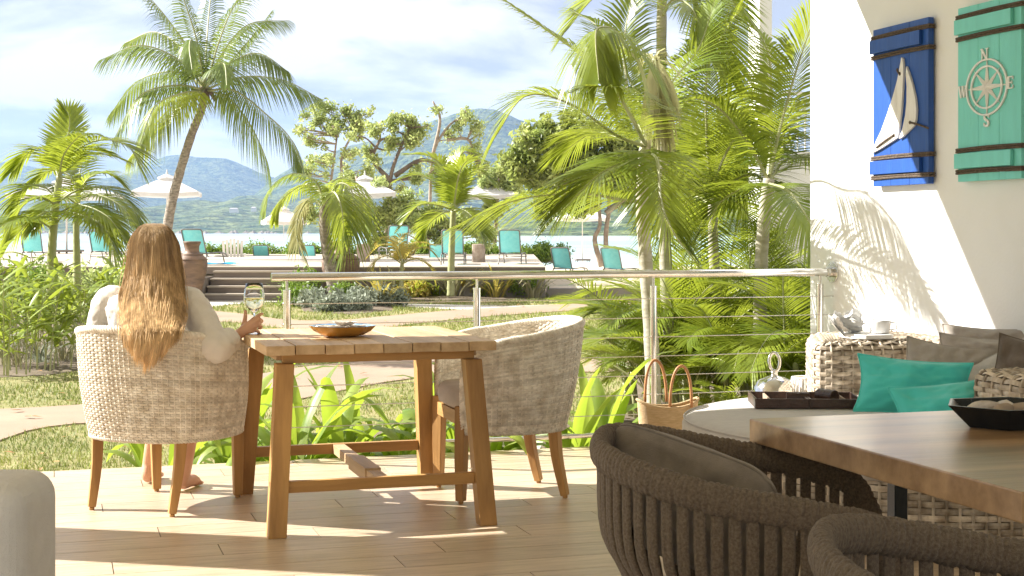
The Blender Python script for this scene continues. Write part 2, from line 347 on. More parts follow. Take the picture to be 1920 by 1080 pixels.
# sea
def sea_mat():
    m = bpy.data.materials.new('shallow_sea'); m.use_nodes = True; nt = m.node_tree; b = nt.nodes['Principled BSDF']; L = nt.links.new
    tc = nt.nodes.new('ShaderNodeTexCoord'); sp = nt.nodes.new('ShaderNodeSeparateXYZ'); L(tc.outputs['Object'], sp.inputs[0])
    mp = nt.nodes.new('ShaderNodeMapping'); mp.inputs['Scale'].default_value = (.004, .022, 1); L(tc.outputs['Object'], mp.inputs[0])
    n = nt.nodes.new('ShaderNodeTexNoise'); n.inputs['Scale'].default_value = 1; n.inputs['Detail'].default_value = 6; L(mp.outputs[0], n.inputs['Vector'])
    mr = nt.nodes.new('ShaderNodeMapRange'); mr.inputs[1].default_value = 100; mr.inputs[2].default_value = 900; L(sp.outputs[1], mr.inputs[0])
    ad = nt.nodes.new('ShaderNodeMath'); ad.operation = 'MULTIPLY_ADD'; ad.inputs[1].default_value = .9; L(n.outputs[0], ad.inputs[0]); 
    s2 = nt.nodes.new('ShaderNodeMath'); s2.operation = 'SUBTRACT'; L(mr.outputs[0], s2.inputs[0]); s2.inputs[1].default_value = .45; L(s2.outputs[0], ad.inputs[2])
    rp = nt.nodes.new('ShaderNodeValToRGB'); e = rp.color_ramp.elements
    e[0].position = 0; e[0].color = (.40, .50, .49, 1); e[1].position = 1; e[1].color = (.26, .36, .42, 1)
    k = e.new(.25); k.color = (.24, .40, .42, 1); k = e.new(.5); k.color = (.36, .47, .48, 1)
    L(ad.outputs[0], rp.inputs[0]); L(rp.outputs[0], b.inputs['Base Color'])
    b.inputs['Roughness'].default_value = .35; b.inputs['Specular IOR Level'].default_value = .6
    w = nt.nodes.new('ShaderNodeTexNoise'); w.inputs['Scale'].default_value = .5; w.inputs['Detail'].default_value = 5
    mp2 = nt.nodes.new('ShaderNodeMapping'); mp2.inputs['Scale'].default_value = (.5, 1.2, 1); L(tc.outputs['Object'], mp2.inputs[0]); L(mp2.outputs[0], w.inputs['Vector'])
    bp = nt.nodes.new('ShaderNodeBump'); bp.inputs['Strength'].default_value = .6; bp.inputs['Distance'].default_value = .4; L(w.outputs[0], bp.inputs['Height']); L(bp.outputs[0], b.inputs['Normal'])
    return m
s = MB(); box(s, -9000, 9000, 90, 9000, -1.9, -1.2)
tag(s.build('sea', sea_mat()), kind='structure')
# garden paths: outlines on the lawn
PATHS = []
def pathpoly(name, top, bot, m, z, h=.02):
    T = spline([GP(x, y, LZ) for x, y in top], 24); B = spline([GP(x, y, LZ) for x, y in bot], 24)
    mb = MB(); n = 24
    V = np.concatenate([T, B]); V[:, 2] = LZ+z
    W = V.copy(); W[:, 2] = LZ-.05; PATHS.append(np.concatenate([T, B[::-1]])[:, :2])
    mb.add(np.concatenate([V, W]), [(i, n+i, n+i+1, i+1) for i in range(n-1)]+[(n+i, 3*n+i, 3*n+i+1, n+i+1) for i in range(n-1)])
    return tag(mb.build(name, m), kind='structure')
pathpoly('garden_path', [(-60, 772), (0, 769), (100, 764), (250, 752), (400, 722), (520, 697), (640, 682), (800, 672), (1000, 672), (1200, 680), (1330, 690)],
         [(-60, 842), (0, 828), (60, 808), (160, 795), (350, 790), (480, 768), (600, 742), (760, 712), (900, 702), (1050, 698), (1200, 702), (1330, 712)], M['path'], .012)
pathpoly('garden_path', [(300, 572), (380, 582), (460, 590), (540, 601), (640, 601), (740, 592), (860, 582), (1000, 574), (1160, 567), (1300, 565)],
         [(300, 603), (380, 604), (440, 605), (500, 612), (600, 622), (700, 618), (760, 610), (860, 599), (1000, 588), (1170, 577), (1300, 574)], M['path'], .012)
pathpoly('gravel_path', [(300, 560), (380, 561), (450, 560), (560, 560), (600, 560)], [(300, 576), (380, 578), (450, 570), (560, 566), (600, 564)], M['gravel'], .008)
pathpoly('gravel_path', [(740, 570), (850, 572), (960, 574), (1050, 571)], [(740, 574), (850, 580), (960, 582), (1050, 574)], M['gravel'], .008)
def bed(pts, z=.03, m='soil', name='flower_bed'):
    mb = MB(); P = [GP(x, y, LZ) for x, y in pts]; n = len(P)
    PATHS.append(np.array(P)[:, :2])
    c = np.mean(P, axis=0); V = [c+np.array((0, 0, z+.05))]+[p+np.array((0, 0, .004)) for p in P]
    mb.add(V, tris=[(0, 1+(i+1) % n, 1+i) for i in range(n)])
    return tag(mb.build(name, M[m], smooth=True), kind='structure')
bed([(-300, 560), (150, 556), (215, 590), (235, 640), (180, 690), (90, 704), (0, 708), (-300, 712)])
bed([(545, 560), (600, 557), (700, 557), (740, 563), (735, 582), (660, 590), (570, 584)], .08)
bed([(560, 556.5), (800, 556.6), (1015, 556.6), (1020, 562), (900, 565), (720, 566)], .02)
bed([(1180, 560), (1600, 560), (1650, 780), (1400, 800), (1180, 745), (1140, 640)], .02)
bed([(430, 905), (500, 868), (700, 810), (1000, 800), (1250, 770), (1300, 860), (500, 930)], .0)
# pool terrace with its steps
dk = MB(); DZ = .41; DY = 33.2
box(dk, -40, 2.0*.365+.02, DY+.12, 60, LZ-.1, DZ-.18)
dk.mi = 1; box(dk, -40, .75, DY-.06, 60, DZ-.16, DZ-.03)
dk.mi = 2; box(dk, -40, .75, DY-.02, 60, DZ-.028, DZ)
tag(dk.build('pool_terrace', [M['concrete'], M['deckwood'], M['decktop']]), kind='structure')
stp = thing('garden_steps', 'brown timber steps from the lawn up to the pool terrace', 'steps', (0, 0, LZ))
x0, x1 = PT(402, 500, 33)[0], PT(590, 500, 33)[0]
for k in range(4):
    zt = .155*(k+1)-.03; y1 = DY-.06; y0 = y1-.33*(4-k)+.02
    m1 = MB(); box(m1, x0, x1, y0, y0+.34, zt, zt+.035); m1.build('tread', M['decktop'], stp)
    m2 = MB(); box(m2, x0+.01, x1-.01, y0+.03, y0+.055, zt-.155+.04 if k else 0, zt-.002); m2.build('riser', M['deckwood'], stp)
m3 = MB(); box(m3, x0-.09, x0-.03, DY-1.5, DY-.065, 0, .5); m3.build('side_board', M['deckwood'], stp)
# sand kerb right of the terrace
kb = MB(); box(kb, .8, 30, 33.75, 34.2, LZ-.1, -.10)
tag(kb.build('beach_kerb', M['concrete']), kind='structure')
# ================================================================ HILLS
def hill(name, prof, ysh, yr, seed, rough=1.0, back=1.35, m='hill', base=-1.3, pw=1.0):
    xs = np.array([p[0] for p in prof], float); yy = np.array([p[1] for p in prof], float)
    nx, ny = 260, 70
    px = np.linspace(xs[0], xs[-1], nx); hy = np.interp(px, xs, yy)
    k = np.ones(7)/7; hy = np.convolve(np.pad(hy, 3, 'edge'), k, 'valid')
    H = HC+(HOR-hy)/FPX*yr                                  # ridge height
    t = np.linspace(0, 1.6, ny)
    P = np.zeros((ny, nx, 3))
    for j, tt in enumerate(t):
        y = ysh+(yr-ysh)*tt
        X = (px-960)/FPX*yr*(.5+.5*1.0) + 0*px
        f = tt**pw if tt <= 1 else max(0, 1-(tt-1)/.6)**.8
        for i in range(nx):
            v = Vector((X[i]/(yr*.09)+seed, y/(yr*.14), seed*1.7))
            n = mnoise.fractal(v, 1.0, 2.1, 7)
            rd = abs(mnoise.fractal(v*.8+Vector((5, 5, 0)), 1.0, 2.0, 4))
            amp = H[i]*rough*min(1, tt*3)*(.13*n-.34*rd*(1-abs(tt-1)**.0*0)*(1-min(1, tt))**.5)
            P[j, i] = (X[i], y+.02*yr*n*(1-min(1, tt)), base+(H[i]-base)*f*(1 if tt > .01 else 0)+amp)
    mb = MB(); grid(mb, P)
    return tag(mb.build(name, M[m], smooth=True), kind='structure')
hill('far_hills', [(-500, 330), (-200, 300), (-60, 290), (0, 300), (60, 312), (130, 330), (190, 338), (240, 330), (275, 300), (318, 286), (360, 296), (410, 291), (450, 305), (520, 335), (620, 352), (760, 350), (900, 330), (1300, 330)], 3600, 5600, 3.1)
hill('mountain', [(430, 438), (470, 400), (520, 345), (570, 300), (640, 282), (700, 262), (740, 255), (790, 235), (850, 222), (885, 207), (915, 209), (960, 222), (1010, 236), (1100, 262), (1250, 300), (1500, 330), (1900, 380)], 2500, 4000, 8.4)
hill('wooded_slope', [(-600, 380), (-200, 390), (60, 404), (200, 398), (300, 385), (360, 372), (420, 380), (480, 366), (560, 392), (640, 378), (740, 384), (860, 392), (1000, 395), (1150, 400), (1300, 396), (1700, 390)], 1700, 2500, 5.5, .9)
hill('green_headland', [(860, 436), (950, 420), (1010, 400), (1080, 388), (1160, 392), (1240, 385), (1400, 370), (1700, 360)], 800, 1060, 2.2, .8)
# shore rocks line of the far coast
rk = MB()
for i in range(420):
    x = R.uniform(-650, 760); y = 1690+R.uniform(-12, 10); s_ = R.uniform(2.5, 7)
    if R.random() < .5 and x > 0: pass
    a = [(x+s_*math.cos(q)*R.uniform(.7, 1.2), y+s_*math.sin(q)*R.uniform(.7, 1.2)) for q in np.linspace(0, 2*PI, 6)[:-1]]
    V = [(p[0], p[1], -1.5) for p in a]+[(x, y, -1.2+s_*R.uniform(.3, .7))]
    rk.add(V, tris=[(i_, (i_+1) % 5, 5) for i_ in range(5)])
tag(rk.build('shore_rocks', M['hillrock']), 'pale rocks scattered along the far shore of the bay', 'rocks', kind='stuff')
# hillside houses, very small
hl = ['white house on the wooded slope above the bay, beside the far umbrella', 'low white house among trees left of the hillside clearing', 'pale house on the slope lowest above the far shore', 'long white villa on the slope behind the palm with the bent crown', 'small pale house half way up the slope, right of the coconut trunk']
for (x, y, w), lb in zip([(438, 391, 16), (475, 389, 9), (520, 416, 8), (660, 400, 16), (370, 412, 7)], hl):
    d = 2130; p = PT(x, y, d); s_ = d/FPX; w_ = w*s_
    t = thing('hillside_house', lb, 'house', (p[0], p[1], p[2]-3), 0, 'white houses on the hillside across the bay')
    a = MB(); box(a, -w_/2, w_/2, 0, 6, -3, 2.4); a.build('wall', M['plaster'], t)
    a = MB(); hexa(a, [(-w_/2-.6, -.6, 2.41), (w_/2+.6, -.6, 2.41), (w_/2+.6, 6.6, 2.41), (-w_/2-.6, 6.6, 2.41)], [(-w_/2+1.5, 2.9, 4), (w_/2-1.5, 2.9, 4), (w_/2-1.5, 3.1, 4), (-w_/2+1.5, 3.1, 4)]); a.build('roof', M['roofgrey'], t)
# haze
hz = MB(); box(hz, -7500, 7500, -80, 8900, -9.5, 640)
hzm = bpy.data.materials.new('sea_haze'); hzm.use_nodes = True; nt = hzm.node_tree; nt.nodes.clear()
o_ = nt.nodes.new('ShaderNodeOutputMaterial'); pv = nt.nodes.new('ShaderNodeVolumePrincipled'); pv.inputs['Density'].default_value = 1.3e-4
pv.inputs['Color'].default_value = (.38, .57, .95, 1); pv.inputs['Anisotropy'].default_value = .2
nt.links.new(pv.outputs[0], o_.inputs['Volume'])
tag(hz.build('haze', hzm), kind='stuff')
# ================================================================ RAILING
rl = thing('cable_railing', 'polished steel railing with thin horizontal cables along the terrace edge', 'railing', D(0, 0), AD)
rc = .962
a = MB(); tube(a, [(1.075, RV, rc), (WU-.012, RV, rc)], .0235, 20); a.build('handrail', M['steel'], rl, smooth=True, bevel=.002)
a = MB(); tube(a, [(WU-.014, RV, rc), (WU-.001, RV, rc)], .062, 28); tube(a, [(WU-.05, RV, rc), (WU-.014, RV, rc)], .028, 20); a.build('wall_flange', M['steel'], rl, bevel=.002)
for u in (1.157, 2.185, 3.215, 4.262):
    a = MB(); tube(a, [(u, RV, 0.012), (u, RV, .885)], .0205, 18); tube(a, [(u, RV, .885), (u, RV, .895)], .0215, 18)
    tube(a, [(u, RV, .89), (u, RV, rc-.02)], .008, 10); tube(a, [(u, RV, 0.0), (u, RV, .012)], .045, 24)
    for k in range(8):
        tube(a, [(u-.026, RV, .07+.1075*k), (u+.026, RV, .07+.1075*k)], .006, 8)
    a.build('post', M['steel'], rl, smooth=False, bevel=.001)
for k in range(1, 8):
    z = .07+.1075*k
    a = MB(); tube(a, [(1.157, RV, z), (WU-.002, RV, z)], .0026, 6); a.build('cable', M['cable'], rl)
a = MB(); tube(a, [(1.157, RV, .07), (WU-.002, RV, .07)], .013, 12); a.build('bottom_rail', M['steel'], rl, smooth=True)
# ================================================================ WOVEN SHELLS
def weave(mb, S, Nn, rows, th=.0016, hw=.0052, amp=.0035, up=None):
    """S (rows,n,3) strand centre lines on the surface, Nn normals; odd rows pass behind where even rows pass before"""
    m, n = S.shape[:2]
    ph = np.cos(np.arange(n)*PI/2)[None, :]*np.where(np.arange(m) % 2 == 0, 1, -1)[:, None]
    C = S+Nn*(ph*amp)[..., None]
    U = np.gradient(S, axis=0) if up is None else np.broadcast_to(np.asarray(up, float), S.shape)
    U = U/(np.linalg.norm(U, axis=2)[..., None]+1e-9)
    V = np.stack([C+U*hw, C+Nn*th, C-U*hw, C-Nn*th], 2)     # (m,n,4,3)
    idx = np.arange(m*n*4).reshape(m, n, 4)
    q = np.stack([idx[:, :-1, :], np.roll(idx, -1, 2)[:, :-1, :], np.roll(idx, -1, 2)[:, 1:, :], idx[:, 1:, :]], -1).reshape(-1, 4)
    mb.add(V.reshape(-1, 3), q)
def ropecoil(mb, C, Rr, r, nst, pitch, n=6, close=False):
    C = np.asarray(C, float); L = np.concatenate([[0], np.cumsum(np.linalg.norm(np.diff(C, axis=0), axis=1))]); tot = L[-1]
    m = max(8, int(tot/pitch*9)); l = np.linspace(0, tot, m); P = np.stack([np.interp(l, L, C[:, k]) for k in range(3)], 1)
    T, N, B = frames(P)
    for s_ in range(nst):
        a = 2*PI*(l/pitch+s_/nst)
        tube(mb, P+Rr*(np.cos(a)[:, None]*N+np.sin(a)[:, None]*B), r, n, cap=False)
def sgnp(x, p): return np.sign(x)*np.abs(x)**p
# ---------------------------------------------------------------- tub armchair of pale wicker
def tub_plan(th, t, ex=2.5):
    c, s_ = np.cos(th), np.sin(th)
    a_ = .315+.030*t; b = np.where(c > 0, .30+.085*t, .30+.0*t)
    return a_*sgnp(s_, 2/ex), -b*sgnp(c, 2/ex)
def rimh(th): return .63+.155*((1+np.cos(th))/2)**.75
def tub_chair():
    t_ = thing('wicker_armchair', '', 'armchair')
    A_ = math.radians(134); nst = 72; rows = 45
    th = np.linspace(-A_, A_, nst*2+1)
    # equal arc length
    x, y = tub_plan(np.linspace(-A_, A_, 800), .5); L = np.concatenate([[0], np.cumsum(np.hypot(np.diff(x), np.diff(y)))])
    th = np.interp(np.linspace(0, L[-1], nst*2+1), L, np.linspace(-A_, A_, 800))
    t = np.linspace(0, 1, rows)
    z0 = .315; Z = z0+(rimh(th)[None, :]-z0)*t[:, None]
    tt = (Z-z0)/(.785-z0)
    X, Y = tub_plan(th[None, :]+0*tt, tt)
    bul = .012*np.sin(PI*t)[:, None]
    S = np.stack([X, Y, Z], -1)
    dS = np.gradient(S, axis=1); Nn = np.cross(dS, np.array((0, 0, 1.))); Nn /= np.linalg.norm(Nn, axis=2)[..., None]+1e-9
    S = S+Nn*bul[..., None]
    a = MB(); weave(a, S, Nn, rows, hw=.0050, amp=.0026)
    for k in range(0, nst*2+1, 2): tube(a, S[:, k], .0032, 5, cap=False)
    a.build('woven_shell', M['wicker'], t_, smooth=False)
    # inner skin, a few rows of weave seen from inside
    a = MB(); Si = S-Nn*.020; weave(a, Si[:, ::1], Nn, rows, hw=.0060, amp=.003)
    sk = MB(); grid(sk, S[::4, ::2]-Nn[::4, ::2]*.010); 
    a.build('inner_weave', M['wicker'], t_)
    sk.build('gap_shade_sheet', M['wickerin'], t_)  # added dark sheet between the weaves, shade of the gaps in its colour
    # rims
    a = MB(); top = S[-1]-Nn[-1]*.009+np.array((0, 0, .004)); ropecoil(a, top, .0105, .0085, 4, .055)
    bot = S[0]-Nn[0]*.006; ropecoil(a, bot, .006, .006, 3, .04)
    for e in (0, -1): ropecoil(a, S[:, e]-Nn[:, e]*.009, .0095, .0085, 4, .055)
    a.build('braided_rim', M['wicker'], t_, smooth=True)
    # frame
    for sx in (-1, 1):
        a = MB(); tube(a, spline([(sx*.215, -.19, .44), (sx*.215, -.205, .32), (sx*.21, -.22, .18), (sx*.206, -.258, 0.012)], 9)[:, :], [.036, .035, .034, .033, .032, .030, .028, .026, .023], 4)
        tube(a, [(sx*.206, -.258, 0), (sx*.206, -.258, .012)], .012, 10); a.build('leg', M['teak'], t_, bevel=.003)
        a = MB(); tube(a, [(sx*.222, .222, .43), (sx*.220, .226, .2), (sx*.218, .228, .012)], [.036, .033, .026], 4)
        tube(a, [(sx*.218, .228, 0), (sx*.218, .228, .012)], .012, 10); a.build('leg', M['teak'], t_, bevel=.003)
    a = MB(); box(a, -.20, .20, .215, .24, .345, .405); a.build('front_rail', M['teakx'], t_, bevel=.002)
    a = MB(); box(a, -.20, .20, -.235, -.21, .345, .405); a.build('back_rail', M['teakx'], t_, bevel=.002)
    for sx in (-1, 1):
        a = MB(); box(a, sx*.225-.0125, sx*.225+.0125, -.19, .20, .343, .403); a.build('side_rail', M['teak'], t_, bevel=.002)
    # cushion
    a = MB(); n = 48; ang = np.linspace(0, 2*PI, n+1)[:-1]
    prof = [(0, .408), (.9, .408), (.985, .422), (1.0, .45), (.985, .485), (.93, .502), (.6, .510), (0, .512)]
    V = [];
    for f, z in prof:
        V += [(f*.285*sgnp(np.sin(q), 2/3.2), -.005+f*(.265)*sgnp(np.cos(q), 2/3.2), z) for q in ang]
    m = len(prof); i = np.arange(m-1)[:, None]; j = np.arange(n)[None]; j2 = (j+1) % n
    a.add(V, np.stack([i*n+j, i*n+j2, (i+1)*n+j2, (i+1)*n+j], -1).reshape(-1, 4)); a.build('seat_cushion', M['seatc'], t_, smooth=True)
    return t_
CHA = np.array((-1.525, 6.54, 0)); CHB = np.array((-.065, 6.79, 0))
chA = tub_chair(); chA.location = tuple(CHA); chA.rotation_euler = (0, 0, math.radians(-22))
chA['label'] = 'pale wicker tub armchair that the woman with long hair sits in'; chA['group'] = 'wicker tub armchairs at the teak table'
chB = dup(chA, 'empty pale wicker tub armchair at the right side of the teak table', CHB, math.radians(105.7))
# ================================================================ TEAK TABLE
tb = thing('teak_table', 'square golden teak table with splayed legs and plank top by the railing', 'table', D(1.263, 6.33), AD)
W2, L2 = .4725, .515
npk = 8; pw = 2*W2/npk
for k in range(npk):
    x = -W2+pw*k
    a = MB(); e = [0, .0015, -.001, .001, 0, .0012, -.0005, .001][k]
    box(a, x+.002, x+pw-.002, -L2, L2, .712+e, .75+e); a.build('plank', M['teaktop'], tb, bevel=.0025)
for sy in (-1, 1):
    a = MB(); box(a, -.395, .395, sy*.425-.02, sy*.425+.02, .675, .711); a.build('top_rail', M['teakx'], tb, bevel=.002)
for sx in (-1, 1):
    a = MB(); box(a, sx*.40-.016, sx*.40+.016, -.40, .40, .684, .7105); a.build('side_rail', M['teaktop'], tb, bevel=.002)
def legp(sx, sy, z): f = (.711-z)/.711; return sx*(.385+.045*f), sy*(.425+.085*f)
for sx in (-1, 1):
    for sy in (-1, 1):
        a = MB(); hw = .036
        def q(z): cx_, cy_ = legp(sx, sy, z); return [(cx_-hw, cy_-hw, z), (cx_+hw, cy_-hw, z), (cx_+hw, cy_+hw, z), (cx_-hw, cy_+hw, z)]
        hexa(a, q(0), q(.7105) if False else q(.674)); lg = a.build('leg', M['teak'], tb, bevel=.003)
        a = MB(); cx_, cy_ = legp(sx, sy, .2); box(a, cx_+sx*(hw-.001)-.0015, cx_+sx*(hw-.001)+.0015, cy_-.009, cy_+.009, .165, .215); a.build('tenon', M['darkwood'], lg)
for sy in (-1, 1):
    cx_, cy_ = legp(1, sy, .19)
    a = MB(); box(a, -cx_+.037, cx_-.037, cy_-.016, cy_+.016, .168, .214); a.build('stretcher', M['teakx'], tb, bevel=.002)
_, cy_ = legp(1, 1, .19)
a = MB(); box(a, -.027, .027, -cy_+.017, cy_-.017, .170, .212); a.build('long_stretcher', M['teaktop'], tb, bevel=.002)
a = MB(); box(a, -.034, .034, -.30, .06, .163, .219); a.build('stretcher_block', M['teaktop'], tb, bevel=.002)
# bowl with oysters
bc = PT(642, 628, 6.33); bc[2] = .7515
bw = thing('scalloped_bowl', 'shallow scalloped ochre bowl with blue inside on the teak table', 'bowl', bc)
wob = lambda a: 1+.045*np.cos(a*8)
a = MB(); lathe(a, [(0, .004), (.062, .002), (.085, .006), (.118, .024), (.136, .043), (.138, .046)], 96, wob=wob); a.build('outer_glaze', M['ochre'], bw, smooth=True)
a = MB(); lathe(a, [(.138, .0465), (.130, .0465), (.112, .031), (.08, .013), (0, .009)], 96, wob=wob); a.build('inner_glaze', M['blueglaze'], bw, smooth=True)
def shellmesh(seed, s_=.045):
    rr = random.Random(seed); n = 22; P = np.zeros((n, n, 3))
    for i in range(n):
        for j in range(n):
            rad = (i/(n-1)); an = j/(n-1)*2*PI
            ww = 1+.16*math.sin(3*an+seed)+.10*math.sin(7*an+seed*2)
            z = .35*rad**2+.14*mnoise.noise(Vector((rad*3*math.cos(an)+seed, rad*3*math.sin(an), 0)))+.07*math.sin(rad*16)*rad
            P[i, j] = (s_*rad*ww*math.cos(an)*1.25, s_*rad*ww*math.sin(an)*.85, s_*(z+.12))
    mb = MB(); grid(mb, P); Q = P.copy(); Q[..., 2] = -s_*.02+.25*Q[..., 2]; grid(mb, Q[:, ::-1]); return mb
shl = ['frilled oyster shell at the left end of the ochre bowl', 'frilled oyster shell at the front of the ochre bowl', 'topmost pale oyster shell in the ochre bowl', 'oyster shell with a dark fold at the right of the ochre bowl', 'small oyster shell at the back of the ochre bowl']
for k, (dx, dy, dz, sc_) in enumerate([(-.06, -.01, .022, .05), (-.01, -.04, .022, .05), (.005, .01, .040, .046), (.055, -.01, .024, .048), (.02, .055, .024, .042)]):
    o = shellmesh(k+1, sc_).build('oyster_shell', M['shell'], loc=bc+np.array((dx, dy, dz)), rz=k*1.3, smooth=True)
    tag(o, shl[k], 'shell', 'oyster shells in the ochre bowl')
# wine glass
gl = thing('wine_glass', 'stemmed glass of white wine held by the woman on the table corner', 'wine glass', (-1.128, 6.47, .752))
prof = [(0, 0), (.036, .0005), (.036, .0025), (.010, .006), (.0042, .014), (.0038, .085), (.006, .095), (.022, .106), (.038, .124), (.0455, .148), (.0455, .168), (.041, .195), (.0352, .222),
        (.0340, .222), (.0398, .195), (.0443, .168), (.0443, .148), (.0368, .125), (.021, .1085), (0, .1015)]
a = MB(); lathe(a, prof, 40); a.build('glass', M['glass'], gl, smooth=True)
a = MB(); lathe(a, [(0, .1021), (.0208, .1090), (.0364, .1255), (.0438, .148), (.0439, .158), (0, .158)], 40); a.build('wine', M['wine'], gl, smooth=True)
# ================================================================ CUSHIONS
def pillow(w, h, t, n=22, seed=0, pinch=.09, m='cushg', seam=True, rnd=.05):
    u = np.linspace(-1, 1, n); U, V = np.meshgrid(u, u)
    q_ = 1-rnd*(U**2*V**2)**2*2; X = w/2*U*(1-pinch*(1-V**2))*q_; Y = h/2*V*(1-pinch*(1-U**2))*q_
    Zt = t/2*np.clip((1-np.abs(U)**2.2)*(1-np.abs(V)**2.2), 0, 1)**.62
    nz = np.array([[mnoise.fractal(Vector((a_*2.1+seed, b_*2.1, seed)), 1, 2, 3) for a_ in u] for b_ in u])
    edge = (1-np.abs(U)**6)*(1-np.abs(V)**6)
    wr = .16*t*nz+.07*t*np.sin(15*np.arctan2(V, U)+seed+2*nz)*np.clip(np.hypot(U, V)-.45, 0, 1)
    mb = MB(); Zt2 = (Zt+wr*edge)
    grid(mb, np.stack([X, Y, Zt2], -1)); grid(mb, np.stack([X, Y, -Zt+wr*edge*.4], -1)[:, ::-1])
    if seam:
        b = np.concatenate([np.stack([X, Y, 0*X], -1)[0], np.stack([X, Y, 0*X], -1)[1:, -1], np.stack([X, Y, 0*X], -1)[-1, ::-1][1:], np.stack([X, Y, 0*X], -1)[::-1, 0][1:-1]])
        tube(mb, b, .0035, 5, close=True)
    return mb
def cushion(label, m, w, h, t, c, rx, ry, rz, seed, group='cushions on the wicker sofa', name='cushion'):
    mb = pillow(w, h, t, seed=seed, m=m, rnd=.09 if m == 'cushb' else .0, pinch=.05 if m == 'cushb' else .11, n=34); mb.V = [v[:, [0, 2, 1]]*np.array((1, -1, 1)) for v in mb.V]     # face -Y, height along Z
    o = mb.build(name, M[m], loc=c, smooth=True)
    o.rotation_euler = (Matrix.Rotation(rz, 3, 'Z') @ Matrix.Rotation(rx, 3, 'X') @ Matrix.Rotation(ry, 3, 'Y')).to_euler()
    return tag(o, label, 'cushion', group)
# ================================================================ WICKER SOFA, ROUND CHAISE
def rrect(x0, x1, y0, y1, r, step):
    pts = []
    for cx_, cy_, a0 in ((x1-r, y0+r, -PI/2), (x1-r, y1-r, 0), (x0+r, y1-r, PI/2), (x0+r, y0+r, PI)):
        pts += [(cx_+r*math.cos(a0+q), cy_+r*math.sin(a0+q)) for q in np.linspace(0, PI/2, 9)]
    pts.append(pts[0]); pts = np.array(pts); L = np.concatenate([[0], np.cumsum(np.linalg.norm(np.diff(pts, axis=0), axis=1))])
    n = int(L[-1]/step)//4*4; l = np.linspace(0, L[-1], n+1)
    return np.stack([np.interp(l, L, pts[:, 0]), np.interp(l, L, pts[:, 1])], 1)
def rpoly(C, r, step):
    C = [np.array(c, float) for c in C]; n = len(C); pts = []
    for i in range(n):
        a_, b_, c_ = C[i-1], C[i], C[(i+1) % n]; p = b_+(a_-b_)/np.linalg.norm(a_-b_)*r; q = b_+(c_-b_)/np.linalg.norm(c_-b_)*r
        pts += [p*(1-t)**2+2*b_*t*(1-t)+q*t*t for t in np.linspace(0, 1, 9)]
    pts.append(pts[0]); pts = np.array(pts); L = np.concatenate([[0], np.cumsum(np.linalg.norm(np.diff(pts, axis=0), axis=1))])
    n = int(L[-1]/step)//4*4; l = np.linspace(0, L[-1], n+1); return np.stack([np.interp(l, L, pts[:, 0]), np.interp(l, L, pts[:, 1])], 1)
def woven_block(mb, plan, z0, z1, rowh, rs=.0, hw=None, r_top=.05, stake=.006, top=True, amp=.007):
    """closed plan (n+1,2), rounded shoulder, woven sides and top"""
    n = len(plan); rows = int((z1-z0-r_top)/rowh); Z = np.linspace(z0, z1-r_top, rows)
    c = plan[:-1].mean(0)
    dP = np.gradient(plan, axis=0); dP[0] = dP[-1] = plan[1]-plan[-2]; N2 = np.stack([dP[:, 1], -dP[:, 0]], 1); N2 /= np.linalg.norm(N2, axis=1)[:, None]
    lay = [np.concatenate([plan, np.full((n, 1), z)], 1) for z in Z]; nr = [np.concatenate([N2, np.zeros((n, 1))], 1)]*rows
    k = max(2, int(r_top*1.5/rowh))
    if top:
        for q in np.linspace(0, PI/2, k+1)[1:]:
            lay.append(np.concatenate([plan-N2*r_top*(1-math.cos(q)), np.full((n, 1), z1-r_top+r_top*math.sin(q))], 1)); nr.append(np.concatenate([N2*math.cos(q), np.full((n, 1), math.sin(q))], 1))
        f = plan-N2*r_top; d = np.min(np.ptp(f, axis=0))/2; cx_, cy_ = f[:-1].mean(0); ex = np.ptp(f, axis=0)/2
        for q in np.arange(rowh, d, rowh):
            s_ = np.maximum(ex-q, .001)/ex
            lay.append(np.concatenate([(f-(cx_, cy_))*s_+(cx_, cy_), np.full((n, 1), z1)], 1)); nr.append(np.tile((0, 0, 1.), (n, 1)))
    S = np.array(lay); Nn = np.array(nr)
    weave(mb, S, Nn, len(S), th=.0028, hw=hw or rowh*.52, amp=amp)
    for j in range(0, n-1, 2): tube(mb, S[:, j], stake, 5, cap=False)
    mb.mi = 1; grid(mb, S[::3]-Nn[::3]*.012); mb.mi = 0  # added sheet behind the weave, its dark colour painting shade into the gaps
sf = thing('wicker_sofa', 'grey brown wicker corner sofa with round upholstered chaise by the white wall', 'sofa', D(0, 0), AD)
a = MB(); woven_block(a, rpoly([(3.455, 6.30), (4.33, 6.30), (4.33, 7.0), (3.79, 7.0)], .16, .027), .04, .665, .019, r_top=.05); a.build('arm_block', [M['wickerg'], M['wickerin']], sf)
a = MB(); woven_block(a, rrect(4.06, 4.33, 4.75, 6.28, .06, .03), .04, .68, .021, r_top=.04); a.build('back_rest', [M['wickerg'], M['wickerin']], sf)
a = MB(); woven_block(a, rrect(3.37, 4.04, 4.55, 4.95, .09, .027), .04, .665, .019, r_top=.045); a.build('near_arm', [M['wickerg'], M['wickerin']], sf)
